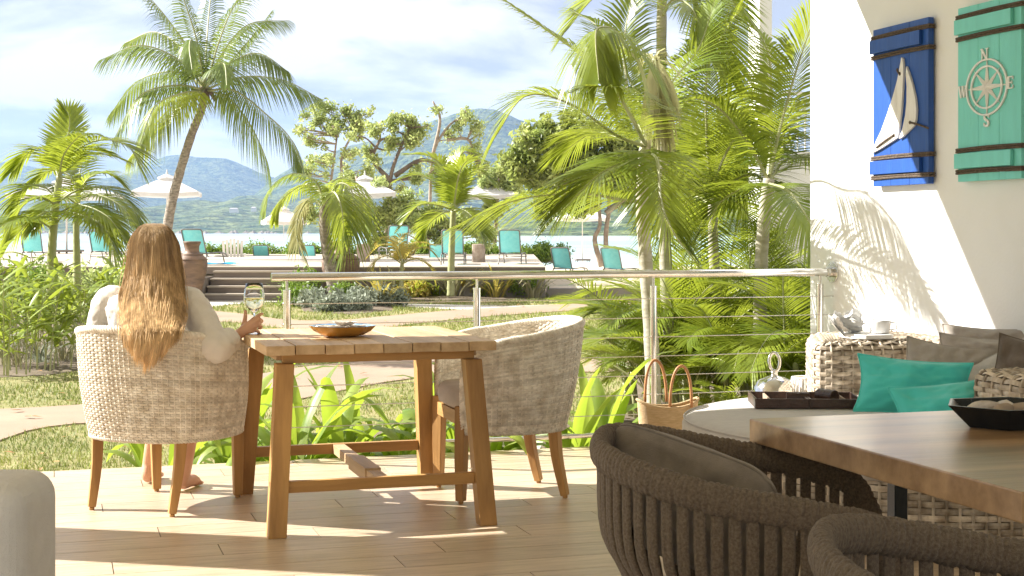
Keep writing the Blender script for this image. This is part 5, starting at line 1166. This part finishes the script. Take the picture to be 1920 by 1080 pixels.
# ---- ginger plants on the left
GV = [broad_leaf([.36, .42, .30, .38][k], math.radians([35, 55, 20, 45][k]), math.radians([-35, -20, -50, 10][k]), [.062, .070, .058, .066][k], fold=.35, m='leafginger', seed=k, seg=6) for k in range(4)]
def ginger(label, px, py, d, ns, h, seed):
    rr = random.Random(seed); b = PT(px, py, d); b[2] = LZ+.03
    t = thing('ginger_plant', label, 'plant', b, 0, 'ginger plants in the left bed')
    for s_ in range(ns):
        az = rr.uniform(0, 2*PI); L = h*rr.uniform(.7, 1.1); P = np.array(arc(L, math.radians(86), math.radians(62), az, n=5, o=(rr.uniform(-.3, .3), rr.uniform(-.2, .2), 0)))
        a = MB(); tube(a, P, np.linspace(.010, .004, 6), 5); a.build('stem', M['stem'], t)
        for j in range(8):
            f = .3+.7*j/7; p = P[0]*0+np.array([np.interp(f*5, range(6), P[:, q]) for q in range(3)])
            place(rr.choice(GV), 'leaf', t, p, (rr.uniform(-.2, .2), rr.uniform(-.3, .3), az+(PI/2 if j % 2 else -PI/2)+rr.uniform(-.7, .7)), (rr.uniform(.85, 1.25),)*3)
for k, (x, d, ns, h, lb) in enumerate([(5, 15.2, 7, .95, 'broad leaved ginger at the left picture edge, front row'), (60, 15.6, 7, 1.0, 'broad leaved ginger second from the left in the front row'), (118, 16.0, 7, .95, 'broad leaved ginger left of the armchair, front row'), (165, 17.0, 6, .9, 'ginger just left of the woman'), (25, 17.2, 7, 1.15, 'tall ginger at the left edge, back row'),
        (90, 17.6, 7, 1.1, 'tall ginger below the bushy palm'), (200, 19.0, 6, 1.0, 'ginger behind the shoulder of the woman'), (-30, 16.4, 6, 1.1, 'ginger cut off by the left picture edge')]): ginger(lb, x, 600, d, ns, h, 500+k)
for k, (x, y, lb) in enumerate([(30, 690, 'front left one'), (75, 685, 'second from the left'), (120, 680, 'left of the armchair'), (150, 665, 'nearest the armchair back'), (100, 650, 'in the middle'), (190, 640, 'beside the shoulder of the woman'), (50, 655, 'behind the front left one'), (5, 670, 'at the picture edge')]):
    clump('dry_grass_tuft', 'dry grass tuft in the left bed, %s' % lb, GP(x, y, LZ)+np.array((0, 0, .03)), 60, .42, .010, 'leafsilver' if k % 2 else 'drygrass', 130+k, 'dry grass tufts in the left bed', .16)
for k, (x, y, d, w, h, lf, lb) in enumerate([(30, 520, 22, 1.0, 1.1, 'leafhedge', 'yellow green bush at the left edge behind the gingers'), (175, 520, 23, .9, 1.0, 'leaftree', 'bush between the slender palm and the woman'), (215, 540, 26, .8, .9, 'leafhedge', 'small bush behind the woman, left of her hair'), (90, 530, 24, 1.2, 1.1, 'leaftree', 'bush behind the stems of the bushy palm')]):
    shrub(lb, x, y, d, w, h, 2200, .05, leaf=lf, name='garden_bush', seed=160+k, base=(*PT(x, y, d)[:2], LZ), group='bushes in the left bed')
# fallen leaves on the lawn and paths
fl = MB(); r_ = np.random.RandomState(77)
for i in range(260):
    d_ = 8.5*(30/8.5)**r_.uniform(); p = np.array((r_.uniform(-.38, .12)*d_, d_, LZ+.03)); a_ = r_.uniform(0, 6.3); s_ = r_.uniform(.025, .05)*(1+d_*.03)
    u_ = np.array((math.cos(a_), math.sin(a_), .1)); w_ = np.array((-math.sin(a_), math.cos(a_), .25)); fl.add([p-u_*s_, p+w_*s_*.4, p+u_*s_, p-w_*s_*.35+np.array((0, 0, .01))], tris=[(0, 1, 2), (0, 2, 3)])
tag(fl.build('fallen_leaves', mat('dead_leaf', (.30, .15, .05), (.42, .28, .10), 3, .7)), 'small brown dead leaves scattered over the lawn', 'leaves', kind='stuff')
# ================================================================ GRASS (stuff)
def inpoly(P, x, y):
    c = np.zeros(len(x), bool); n = len(P); j = n-1
    for i in range(n):
        k = ((P[i, 1] > y) != (P[j, 1] > y)) & (x < (P[j, 0]-P[i, 0])*(y-P[i, 1])/(P[j, 1]-P[i, 1]+1e-12)+P[i, 0]); c ^= k; j = i
    return c
N = 190000; dd = 7.2*(34/7.2)**(NR.uniform(0, 1, N)); xx = NR.uniform(-.40, .24, N)*dd
ok = (-SA*xx+CA*dd) > 7.8
for P in PATHS: ok &= ~inpoly(P, xx, dd)
pt = np.array([mnoise.noise(Vector((x*.9, y*.9, 3))) for x, y in zip(xx, dd)]); ok &= (pt+NR.uniform(-.5, .5, N)) > -.35
xx, dd, pt = xx[ok], dd[ok], pt[ok]; n = len(xx); sc_ = (dd/9)**.75
h = NR.uniform(.012, .034, n)*sc_*(1+.6*pt); az = NR.uniform(0, 2*PI, n); ln_ = NR.uniform(.2, 1.2, n)*h; w = .0032*sc_*NR.uniform(.7, 1.5, n)
b = np.stack([xx, dd, np.full(n, LZ)], 1); sdv = np.stack([-np.sin(az), np.cos(az), 0*az], 1)*w[:, None]
tip = b+np.stack([np.cos(az)*ln_, np.sin(az)*ln_, h], 1)
mb = MB(); mb.add(np.stack([b+sdv, b-sdv, tip], 1).reshape(-1, 3), None, np.arange(n*3).reshape(-1, 3))
tag(mb.build('lawn_grass', M['grassb']), 'short patchy lawn grass between the curving garden paths', 'grass', kind='stuff')
# ================================================================ POOL TERRACE THINGS
def urn(label, px, H, W, d=31.6):
    b = PT(px, 500, d); b[2] = LZ
    t = thing('clay_urn', label, 'urn', b, 0, 'big clay urns at the terrace steps'); k = W/.5
    a = MB(); lathe(a, [(0, 0), (.17*W/.8, 0), (.20*W/.8, .05*H), (.30*W/.8, .30*H), (.385*W/.8, .52*H), (.40*W/.8, .64*H), (.37*W/.8, .72*H), (.27*W/.8, .78*H)], 40); a.build('belly', M['urn'], t, smooth=True)
    a = MB(); lathe(a, [(.27*W/.8, .78*H), (.20*W/.8, .81*H), (.185*W/.8, .86*H), (.19*W/.8, .92*H), (.22*W/.8, .965*H), (.235*W/.8, .985*H), (.22*W/.8, 1.0*H), (.17*W/.8, .985*H), (.165*W/.8, .8*H), (0, .6*H)], 40); a.build('neck', M['urn'], t, smooth=True)
    for z, r_ in ((.78, .275), (.70, .385)):
        q = np.linspace(0, 2*PI, 33)[:-1]; a = MB(); tube(a, np.stack([r_*W/.8*np.cos(q), r_*W/.8*np.sin(q), 0*q+z*H], 1), .014, 6, close=True); a.build('moulded_band', M['urn'], t, smooth=True)
urn('tall ribbed brown clay urn beside the head of the woman', 360, 1.29, .66)
urn('round bellied brown clay urn behind the dark palm trunk', 639, 1.29, .84, 32.2)
def rock(label, px, py, w, h, seed):
    b = GP(px, py, LZ); n, m_ = 14, 22; P = np.zeros((n, m_+1, 3))
    for i in range(n):
        for j in range(m_+1):
            e = PI/2*(i/(n-1)); a_ = 2*PI*j/m_; v = Vector((math.cos(a_)*math.cos(e), math.sin(a_)*math.cos(e), math.sin(e)))
            f = 1+.30*mnoise.fractal(v*1.3+Vector((seed, 0, 0)), 1, 2, 4); P[i, j] = (v.x*w/2*f, v.y*w/2.4*f, v.z*h*f-.03)
    mb = MB(); grid(mb, P); tag(mb.build('garden_rock', M['rock'], loc=b, smooth=True), label, 'rock', 'rocks in the round bed')
rock('big rounded grey brown rock to the right of the urn', 691, 566, .62, .27, 3); rock('smaller dark rock left of the palm trunk', 556, 564, .36, .24, 5); rock('low brown rock at the foot of the dark palm', 622, 572, .6, .12, 9)
# ---- umbrellas
def umbrella():
    t = thing('market_umbrella', '', 'umbrella')
    n = 4; c = [(math.cos(PI/4+PI/2*k)*1.77, math.sin(PI/4+PI/2*k)*1.77) for k in range(4)]
    H0, H1 = 2.10, 2.62
    for k in range(4):
        p, q = c[k], c[(k+1) % 4]; m_ = ((p[0]+q[0])/2, (p[1]+q[1])/2)
        rows = []
        for s in np.linspace(0.16, 1, 8):
            r = []
            for f in np.linspace(0, 1, 7):
                x, y = (p[0]+(q[0]-p[0])*f)*s, (p[1]+(q[1]-p[1])*f)*s; sag = -.05*math.sin(PI*f)*s
                r.append((x, y, H1-(H1-H0)*s**1.08+sag))
            rows.append(r)
        e = [(x*1.001, y*1.001, z-.13) for x, y, z in rows[-1]]
        rows.append(e); mb = MB(); grid(mb, np.array(rows)); mb.build('canopy_panel', M['canvas'], t)
        rib = MB(); tube(rib, [(0, 0, H1-.06), (p[0]*.99, p[1]*.99, H0-.03)], .014, 5); rib.build('rib', M['whitemetal'], t)
    mb = MB()
    for k in range(4):
        p, q = c[k], c[(k+1) % 4]; mb.add([(p[0]*.26, p[1]*.26, H1-.085), (q[0]*.26, q[1]*.26, H1-.085), ((p[0]+q[0])*.145, (p[1]+q[1])*.145, H1-.03), (0, 0, H1+.10)], tris=[(0, 1, 2), (0, 2, 3), (2, 1, 3)])
    mb.build('vent_cap', M['canvas'], t)
    mb = MB(); tube(mb, [(0, 0, 0), (0, 0, H1+.1)], .026, 10); mb.build('pole', M['whitemetal'], t, smooth=True)
    mb = MB(); lathe(mb, [(0, H1+.08), (.035, H1+.09), (.045, H1+.13), (.02, H1+.17), (.028, H1+.20), (0, H1+.25)], 14); mb.build('finial', M['whitemetal'], t, smooth=True)
    mb = MB(); box(mb, -.38, .38, -.38, .38, .06, .14); mb.build('base_plate', M['greymetal'], t, bevel=.02)
    for x in (-.3, .3):
        for y in (-.3, .3): mb = MB(); tube(mb, [(x-.02, y, .035), (x+.02, y, .035)], .034, 10); mb.build('wheel', M['black'], t)
    return t
UM = [(313, 318, 348, 69, DZ, 'white square umbrella right in front of the leaning coconut trunk'), (125, 326, 349, 86, DZ, 'white umbrella half hidden behind the bushy palm at the left'), (684, 320, 351, 62, DZ, 'white square umbrella above the round urn'), (532, 380, 399, 47, -.45, 'small far white umbrella left of the drooping palm'),
      (775, 379, 402, 51, -.1, 'tilted looking far umbrella right of the middle one'), (918, 325, 353, 54, DZ, 'white umbrella partly behind the slender palm'), (1092, 379, 402, 50, -.25, 'white umbrella on the sand between two loungers')]
um = umbrella()
for k, (px, ty, ey, hw, z0, lb) in enumerate(UM):
    # drop of the canopy and height give the distance: tip 2.87 above its foot
    d = (HC-z0-2.85)*FPX/(ty-HOR)*1.0; d = abs(d); s_ = hw/FPX*d/1.30
    d = 2.85; D0 = (2.85+z0-HC)*FPX/(HOR-ty); b = PT(px, 500, D0); b[2] = z0
    rz = [.15, .0, .1, .3, .6, .05, .12][k]; wx = hw/FPX*D0/(1.25*(math.cos(rz)+math.sin(rz))) if True else 1
    if k == 0: u_ = um; u_.location = tuple(b); u_.rotation_euler = (0, 0, rz); u_['label'] = lb; u_['group'] = 'white umbrellas over the loungers'
    else: u_ = dup(um, lb, b, rz)
    u_.scale = (wx, wx, 1)
# ---- sun loungers with a raised turquoise back
def lounger():
    t = thing('sun_lounger', '', 'sun lounger'); W = .31
    a = MB(); tb_ = math.radians(66); L = .78
    def bk(x, l): return (x, -l*math.cos(tb_), .34+l*math.sin(tb_))
    P = [bk(-W, 0), bk(-W, L-.10), bk(-W+.03, L-.02), bk(-W+.10, L), bk(W-.10, L), bk(W-.03, L-.02), bk(W, L-.10), bk(W, 0)]
    tube(a, spline(P, 50), .020, 7); a.build('back_frame', M['greymetal'], t, smooth=True)
    a = MB(); rows = [[np.array(bk(x, l))+np.array((0, -.0+.03*math.sin(PI*(x+W)/(2*W)), 0)) for x in np.linspace(-W+.015, W-.015, 7)] for l in np.linspace(.03, L-.025, 8)]
    grid(a, np.array(rows)); a.build('back_sling', M['sling'], t, smooth=True)
    a = MB()
    for x in (-W, W): tube(a, spline([(x, -.12, .33), (x, .3, .33), (x, .9, .34), (x, 1.25, .30), (x, 1.42, .20)], 20), .020, 7)
    tube(a, [(-W, 1.40, .21), (W, 1.40, .21)], .016, 6); tube(a, [(-W, 0, .33), (W, 0, .33)], .016, 6); a.build('seat_frame', M['greymetal'], t, smooth=True)
    a = MB(); grid(a, np.array([[(x, y, .335-.02*math.sin(PI*(x+W)/(2*W))) for x in np.linspace(-W+.015, W-.015, 5)] for y in np.linspace(.01, 1.36, 8)])); a.build('seat_sling', M['sling'], t, smooth=True)
    for x in (-W-.03, W+.03):
        for y0, y1 in ((-.02, -.16), (1.0, 1.15)):
            a = MB(); tube(a, spline([(x, y0+.2*(1 if y0 < .5 else -1), .335), (x, y0, .30), (x, (y0+y1)/2, .16), (x, y1, 0)], 12), .018, 6); a.build('leg', M['greymetal'], t, smooth=True)
    a = MB(); tube(a, [(-W-.03, -.06, .17), (W+.03, -.06, .17)], .013, 6); a.build('cross_bar', M['greymetal'], t, smooth=True)
    return t
lo = lounger(); LG = 'turquoise sun loungers facing the bay'
LO = [(62, 478, 38, DZ, .1, 1, 'turquoise lounger behind the bushy palm at the far left'), (190, 470, 39, DZ, 0, 1, 'turquoise lounger behind the slender palm left of the woman'), (368, 470, 35.5, DZ, -.15, 1.05, 'turquoise lounger with a blue towel, right of the tall urn'),
      (491, 490, 48, -.05, 0, 1.0, 'small turquoise lounger back left of the umbrella pole'), (578, 490, 48, -.05, 0, 1.0, 'small turquoise lounger back beside the drooping leaf'), (744, 470, 44, DZ, .25, 1.2, 'turquoise lounger back behind the yellow palm'),
      (820, 490, 45, .0, .1, 1, 'small turquoise lounger at the left of the middle pair'), (849, 470, 35.2, DZ, .0, 1.03, 'near turquoise lounger behind the slender palm stem'), (957, 470, 35.6, DZ, -.1, 1.03, 'near turquoise lounger right of the wooden post stump'),
      (1056, 478, 38.5, -.02, -.35, 1.0, 'turquoise lounger on the sand left of the umbrella pole'), (1150, 478, 38.0, -.02, -.40, 1.0, 'turquoise lounger on the sand near the pale palm trunk')]
for k, (px, py, d, z0, rz, s_, lb) in enumerate(LO):
    b = PT(px, py, d); b[2] = z0
    if k == 0: lo.location = tuple(b); lo.rotation_euler = (0, 0, rz); lo['label'] = lb; lo['group'] = LG; o = lo
    else: o = dup(lo, lb, b, rz)
    o.scale = (s_*.78, s_, s_*.76)
# towel on a lounger, adirondack chair, planter stumps
a = MB(); n = 14
grid(a, np.array([[(x, y, .05+.05*mnoise.noise(Vector((x*5, y*5, 1)))-.04*max(0, abs(x)-.25)) for x in np.linspace(-.42, .42, n)] for y in np.linspace(-.3, .3, 10)]))
b = PT(405, 492, 34.2); b[2] = DZ+.0
tag(a.build('towel', mat('bright_blue_towel', (.02, .30, .55), (.02, .24, .46), 12, .9, .4, 80), loc=b, smooth=True), 'crumpled bright blue towel on the terrace edge next to the tall urn', 'towel')
ac = thing('garden_chair', 'small white slatted garden chair on the terrace, seen from behind', 'chair', (*PT(437, 492, 46)[:2], -.02), .1)
for k in range(6):
    a = MB(); x = -.25+.1*k; hexa(a, [(x-.035, -.02, .25), (x+.035, -.02, .25), (x+.035, 0, .25), (x-.035, 0, .25)], [(x*1.15-.04, -.25, 1.0-.25*abs(x)), (x*1.15+.04, -.25, 1.0-.25*abs(x)), (x*1.15+.04, -.23, 1.0-.25*abs(x)), (x*1.15-.04, -.23, 1.0-.25*abs(x))]); a.build('slat', M['cream'], ac)
a = MB(); box(a, -.32, .32, 0.01, .5, .30, .34); a.build('seat', M['cream'], ac)
for x in (-.36, .31):
    a = MB(); box(a, x, x+.05, -.25, .5, .5, .53); a.build('armrest', M['cream'], ac)
    for y in (-.2, .42): a = MB(); box(a, x+.005, x+.045, y, y+.06, 0, .4995); a.build('leg', M['cream'], ac)
for k, (px, d, lb) in enumerate([(897, 38, 'grey wooden stump between the two near loungers'), (681, 38.5, 'grey wooden planter at the foot of the middle umbrella')]):
    b = PT(px, 490, d); b[2] = DZ; a = MB(); lathe(a, [(0, 0), (.17, 0), (.165, .2), (.175, .46), (.15, .47), (0, .46)], 18, wob=lambda q: 1+.05*np.cos(5*q)); tag(a.build('wooden_stump', M['barkpale'], loc=b, smooth=False), lb, 'stump', 'wooden stumps on the terrace')
# white building column and wall beyond the palms
vl = thing('villa_facade', 'white column and stepped wall of the neighbouring building behind the palms', 'building', PT(1448, 600, 17)*np.array((1, 1, 0))+np.array((0, 0, LZ)), AD)
a = MB(); box(a, -.16, .0, 0, .3, 0, 4.2); a.build('column', M['plaster'], vl, bevel=.01)
a = MB(); box(a, .002, .14, .05, .5, 0, 2.75); a.build('wall', M['plaster'], vl, bevel=.01)
a = MB(); box(a, .142, 2.4, .4, .6, 0, 2.45); a.build('garden_wall', M['plaster'], vl)
bl = thing('balcony', 'white balcony with a fine grid railing beyond the palms by the wall corner', 'balcony', PT(1510, 600, 21)*np.array((1, 1, 0))+np.array((0, 0, LZ)), AD)
a = MB(); box(a, -.3, 1.2, 0, .4, 2.35, 2.5); a.build('slab', M['plaster'], bl)
a = MB(); box(a, -.25, 1.2, .2, .22, 3.45, 3.5); a.build('rail', M['whitemetal'], bl)
for k in range(12): a = MB(); x = -.25+.12*k; tube(a, [(x, .21, 2.5), (x, .21, 3.45)], .012, 5); a.build('baluster', M['whitemetal'], bl)
for k in range(6): a = MB(); z = 2.6+.14*k; tube(a, [(-.25, .21, z), (1.2, .21, z)], .007, 5); a.build('grid_bar', M['whitemetal'], bl)
# ================================================================ THE WOMAN
pr = thing('person', 'woman with long golden brown hair in a white shirt, seated with her back to us', 'person', (-1.60, 6.60, 0))
PB = np.array((-1.60, 6.60, 0))
def ellip(mb, c, r, rot=0, n=16, m=24):
    e = np.linspace(-PI/2, PI/2, n)[:, None]; a = np.linspace(0, 2*PI, m)[None, :]
    X = r[0]*np.cos(e)*np.cos(a); Y = r[1]*np.cos(e)*np.sin(a); Z = r[2]*np.sin(e)+0*a
    P = np.stack([c[0]+X*math.cos(rot)-Y*math.sin(rot), c[1]+X*math.sin(rot)+Y*math.cos(rot), c[2]+Z], -1); grid(mb, P)
rv, fv = np.array((.97, -.24, 0)), np.array((.24, .97, 0))
def torso(mb, rings, k=0.0):
    q = np.linspace(0, 2*PI, 29)[:-1]; V = []
    for (x, y, z, a, b, sl_) in rings:
        a += k; b += k
        for t in q: p = np.array((x, y, z))+rv*a*sgnp(math.cos(t), .85)+fv*b*sgnp(math.sin(t), .9)+np.array((0, 0, sl_*abs(math.cos(t)))); V.append(p)
    n, m = len(rings), 28; i = np.arange(n-1)[:, None]; j = np.arange(m)[None]; j2 = (j+1) % m
    mb.add(np.array(V), np.stack([i*m+j, i*m+j2, (i+1)*m+j2, (i+1)*m+j], -1).reshape(-1, 4), polys=[list(range(m))[::-1], [(n-1)*m+s for s in range(m)]])
RG = [(-1.60, 6.60, .475, .15, .11, 0), (-1.60, 6.60, .52, .185, .135, 0), (-1.60, 6.57, .64, .155, .115, 0), (-1.595, 6.53, .78, .175, .12, 0), (-1.595, 6.51, .86, .185, .115, 0), (-1.595, 6.50, .915, .165, .09, -.015), (-1.59, 6.495, .955, .10, .065, -.02), (-1.59, 6.49, .99, .055, .05, 0)]
HP = lambda x, y, dz=0: PT(x, y, 6.45+dz)
ELB, WR = HP(402, 655, -.17), HP(448, 627, 0)
SHR, SHL = np.array((-1.405, 6.455, .885)), np.array((-1.785, 6.56, .885)); ELL, WL = np.array((-1.83, 6.57, .64)), np.array((-1.68, 6.82, .58))
a = MB(); torso(a, RG, -.012)
tube(a, [(-1.59, 6.485, .93), (-1.59, 6.475, 1.0), (-1.588, 6.48, 1.06)], [.06, .048, .05], 14)
HD = np.array((-1.578, 6.500, 1.120)); hr = math.radians(-14)
ellip(a, HD, (.071, .088, .108), hr)
hf = np.array((math.sin(-hr), math.cos(hr), 0)); hs = np.array((math.cos(hr), math.sin(hr), 0)); zf = np.array((0, 0, 1.))
tube(a, [HD+hf*.086+zf*.012, HD+hf*.104-zf*.022, HD+hf*.088-zf*.034], [.007, .012, .008], 8)            # nose
ellip(a, HD+hf*.05-zf*.085, (.045, .045, .032), hr); ellip(a, HD+hf*.086-zf*.056, (.024, .010, .009), hr)    # chin, lips
for s_ in (-1, 1): ellip(a, HD+hs*s_*.074-zf*.012+hf*.004, (.008, .018, .030), hr); ellip(a, HD+hf*.080+hs*s_*.030+zf*.028, (.022, .010, .007), hr)
def limb(pts, rs, n=14, m=14): P = spline(pts, m); tube(a, P, np.interp(np.linspace(0, 1, m), np.linspace(0, 1, len(rs)), rs), n)
limb([SHR, (SHR+ELB)/2+np.array((.01, 0, 0)), ELB], [.048, .043, .036]); limb([ELB, (ELB+WR)/2, WR], [.038, .036, .026, .0235])
limb([SHL, (SHL+ELL)/2, ELL], [.048, .043, .036]); limb([ELL, (ELL+WL)/2, WL], [.038, .036, .025])
# right hand round the stem of the glass
KN = [HP(478, 597, -.004), HP(480, 604, -.012), HP(478, 612, -.014), HP(474, 620, -.012)]
for k, kn in enumerate(KN):
    limb([WR+np.array((0, 0, .010-.006*k)), (WR+kn)/2+np.array((0, -.004, .003)), kn], [.016, .0145, .0105], 10, 8)
FG = [([KN[0], HP(484, 592, .002), HP(489, 589, .010), HP(494, 588, .018)], [.0095, .0088, .0078, .0066]), ([KN[1], HP(488, 600, -.002), HP(491, 603, .022), HP(486, 606, .040)], [.0095, .0088, .008, .0068]),
      ([KN[2], HP(487, 610, -.004), HP(490, 614, .018), HP(484, 616, .034)], [.0092, .0085, .0076, .0064]), ([KN[3], HP(482, 620, -.004), HP(486, 624, .012), HP(481, 626, .026)], [.0084, .0076, .0068, .0058]),
      ([HP(453, 620, .004), HP(458, 606, .010), HP(460, 594, .012), HP(460, 581, .014)], [.013, .0115, .0095, .0072])]
for p, r_ in FG: limb(p, r_, 10, 12)
# left hand resting on the lap
for k in range(4): limb([WL, WL+fv*.05+rv*(.012*k-.012)-zf*.008, WL+fv*.085+rv*(.016*k-.018)-zf*.012, WL+fv*(.135-.008*abs(k-1))+rv*(.019*k-.02)-zf*.032], [.017, .012, .0088, .0068], 10, 10)
limb([WL, WL+rv*.035+fv*.03, WL+rv*.05+fv*.07-zf*.01], [.014, .011, .008], 10, 8)
# legs
for hx, kn, an, toe in ((.09, (-1.46, 7.00, .505), (-1.520, 6.865, .085), (-1.462, 7.035, .018)), (-.09, (-1.66, 7.04, .505), (-1.735, 7.06, .085), (-1.725, 7.27, .018))):
    hip = PB+rv*hx+np.array((0, 0, .53)); kn, an, toe = map(np.array, (kn, an, toe)); hd = toe-an; hd[2] = 0; hd /= np.linalg.norm(hd)
    limb([hip, (hip+kn)/2+zf*.015, kn], [.085, .075, .054]); limb([kn, (kn*.62+an*.38)-hd*.012, an], [.053, .052, .034, .030])
    limb([an+zf*.0, an-hd*.022-zf*.045, an-hd*.024-zf*.062], [.031, .029, .022], 12, 8); limb([an-hd*.02-zf*.055, an+hd*.05-zf*.048, an+hd*.11-zf*.062], [.026, .031, .030, .022], 12, 10)
    pv = np.array((-hd[1], hd[0], 0)); sg = 1 if hx > 0 else -1
    for k in range(5): o_ = pv*sg*(.024-.012*k); st = an+hd*.10-zf*.066+o_*.9; limb([st, st+hd*(.05-.006*k)-zf*.003], [.0125, .0105-.0009*k if k else .0125], 8, 5)
bd = a.build('body', M['skin'], pr); bd.data.transform(Matrix.Translation(-Vector(PB))); 
def remesh(o, v, sm=3):
    m = o.modifiers.new('remesh', 'REMESH'); m.mode = 'VOXEL'; m.voxel_size = v; m.use_smooth_shade = True
    s_ = o.modifiers.new('smooth', 'SMOOTH'); s_.iterations = sm; s_.factor = .5
remesh(bd, .0042, 3)
# shirt with pushed-up sleeves
a = MB(); torso(a, [r_ for r_ in RG[:-1]]+[(-1.59, 6.49, .975, .07, .06, 0)], .016)
limb([SHR-rv*.05+zf*.0, SHR, (SHR+ELB)/2+np.array((.012, 0, 0)), ELB, ELB*.55+WR*.45], [.066, .072, .068, .062, .056], 18, 20)
limb([ELB*.60+WR*.40, ELB*.36+WR*.64], [.054, .049], 18, 6)
q = np.linspace(0, 2*PI, 25)[:-1]; ax = (WR-ELB)/np.linalg.norm(WR-ELB); n1_ = np.cross(ax, zf); n1_ /= np.linalg.norm(n1_); n2_ = np.cross(ax, n1_)
for f in (.50, .57, .64):
    c_ = ELB*(1-f)+WR*f; tube(a, c_+.047*(np.cos(q)[:, None]*n1_+np.sin(q)[:, None]*n2_), .0085, 8, close=True)
limb([SHL+rv*.05, SHL, (SHL+ELL)/2-np.array((.012, 0, 0)), ELL, ELL*.5+WL*.5], [.066, .074, .070, .062, .054], 18, 20)
sh = a.build('shirt', M['shirt'], pr); sh.data.transform(Matrix.Translation(-Vector(PB))); remesh(sh, .007, 2)
tx = bpy.data.textures.new('cloth_folds', 'CLOUDS'); tx.noise_scale = .032; tx.noise_depth = 2
dm = sh.modifiers.new('folds', 'DISPLACE'); dm.texture = tx; dm.strength = .010; dm.mid_level = .5; dm.texture_coords = 'LOCAL'
a = MB(); torso(a, [(-1.60, 6.62, .46, .165, .14, 0), (-1.60, 6.60, .56, .18, .135, 0)], .006)
for hx, kn in ((.09, (-1.46, 7.00, .505)), (-.09, (-1.66, 7.04, .505))): kn = np.array(kn); hip = PB+rv*hx+np.array((0, 0, .53)); limb([hip, (hip+kn)/2+zf*.015, hip*.1+kn*.9], [.095, .088, .066], 16, 12)
st_ = a.build('shorts', M['shirt'], pr); st_.data.transform(Matrix.Translation(-Vector(PB))); remesh(st_, .009, 2)
# eyes and brows
for s_ in (-1, 1):
    a = MB(); ellip(a, HD+hf*.0835+hs*s_*.030+zf*.012-PB, (.012, .008, .006), hr, 8, 12); a.build('eye', M['white'], pr, smooth=True)
    a = MB(); ellip(a, HD+hf*.0905+hs*s_*.030+zf*.012-PB, (.0045, .003, .0045), hr, 8, 12); a.build('iris', M['leather'], pr, smooth=True)
a = MB(); ellip(a, HD+hf*.0935-zf*.056-PB, (.021, .004, .006), hr, 8, 14); a.build('mouth', mat('lips', (.45, .16, .13), None, 3, .4), pr, smooth=True)
# hair: an inner mass and a few thousand strands over it
HY = np.array([418, 424, 436, 455, 480, 520, 560, 600, 620, 640, 665, 690, 704.]); HCX = np.array([288, 288, 288, 288, 288, 289, 287, 285, 283, 281, 277, 273, 272.])
HW = np.array([14, 27, 38, 46, 50, 54, 58, 57, 53, 50, 44, 35, 27.]); HZ = np.array([6.49, 6.42, 6.385, 6.365, 6.355, 6.335, 6.27, 6.17, 6.10, 6.08, 6.07, 6.075, 6.08]); HB = np.array([.0, .01, .045, .10, .14, .12, .10, .07, .03, .02, .015, .015, .015])
def hairp(a_, y, off=0.0):
    cx_ = np.interp(y, HY, HCX); w = np.interp(y, HY, HW); z = np.interp(y, HY, HZ)+off; b = np.interp(y, HY, HB)
    aa = np.clip(np.abs(a_), 0, 1); z = z+b*(1-np.sqrt(1-np.minimum(aa, .999)**2))+np.maximum(aa-.9, 0)*.0
    return np.stack([(cx_+w*a_-960)/FPX*z, z, HC-(y-HOR)/FPX*z], -1)
mb = MB(); yy = np.linspace(419, 668, 40); aa = np.linspace(-.95, .95, 25)
grid(mb, np.array([hairp(aa*(1-.3*max(0, (y-620)/60)), np.full(25, y), .010) for y in yy]))
ellip(mb, HD+hf*.006+zf*.006, (.077, .088, .111), hr)
# leave the face free
mb.V[-1] = np.where(((mb.V[-1]-HD) @ hf > .045)[:, None] & (mb.V[-1][:, 2:3] < HD[2]+.05), HD, mb.V[-1])
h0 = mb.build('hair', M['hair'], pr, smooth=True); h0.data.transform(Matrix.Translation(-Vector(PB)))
r_ = np.random.RandomState(5); mb = MB(); NS = 7500; ns = 22
ncl = 34; clump_a = np.sort(r_.uniform(-1, 1, ncl)); clph = r_.uniform(0, 6, ncl); clend = r_.uniform(-26, 10, ncl)
for k in range(NS):
    a0 = r_.uniform(-1, 1); a0 = np.sign(a0)*abs(a0)**.85; c = np.argmin(np.abs(clump_a-a0)); 
    lay = r_.uniform(0, 1)**1.5
    yend = 700-58*abs(a0)**1.6+clend[c]-r_.exponential(12)-lay*20; 
    if r_.uniform() < .10: yend -= r_.uniform(20, 110)
    ystart = 419+r_.uniform(0, 12)+ (r_.uniform(0, 60) if r_.uniform() < .3 else 0)
    y = np.linspace(ystart, max(yend, 560), ns); s = (y-419)/285
    a_ = a0 + (clump_a[c]-a0)*np.clip(s-.3, 0, 1)*.6
    a_ = a_+(.06*np.sin(s*10+clph[c])+.035*np.sin(s*24+clph[c]*2+k*.02))*np.clip(s*2.2-.15, 0, 1)+r_.normal()*(.03 if r_.uniform() < .93 else .12)*s*2
    a_ = np.clip(a_, -1.16, 1.16)
    P = hairp(a_, y, lay*.016-.004-.004*r_.uniform()+0*y); P[:, 1] += .006*np.sin(s*14+clph[c]*1.7)*s
    w = r_.uniform(.0006, .0017)*np.concatenate([np.linspace(.5, 1, 4), np.ones(ns-8), np.linspace(1, .15, 4)])
    tw = .35*np.sin(s*6+k); sdv = np.stack([np.ones(ns), tw, 0*s], 1)
    V = np.stack([P-sdv*w[:, None], P+sdv*w[:, None]], 1); kk = np.arange(ns-1)[:, None]*2
    mb.add(V.reshape(-1, 3), kk+np.array([[0, 1, 3, 2]]))
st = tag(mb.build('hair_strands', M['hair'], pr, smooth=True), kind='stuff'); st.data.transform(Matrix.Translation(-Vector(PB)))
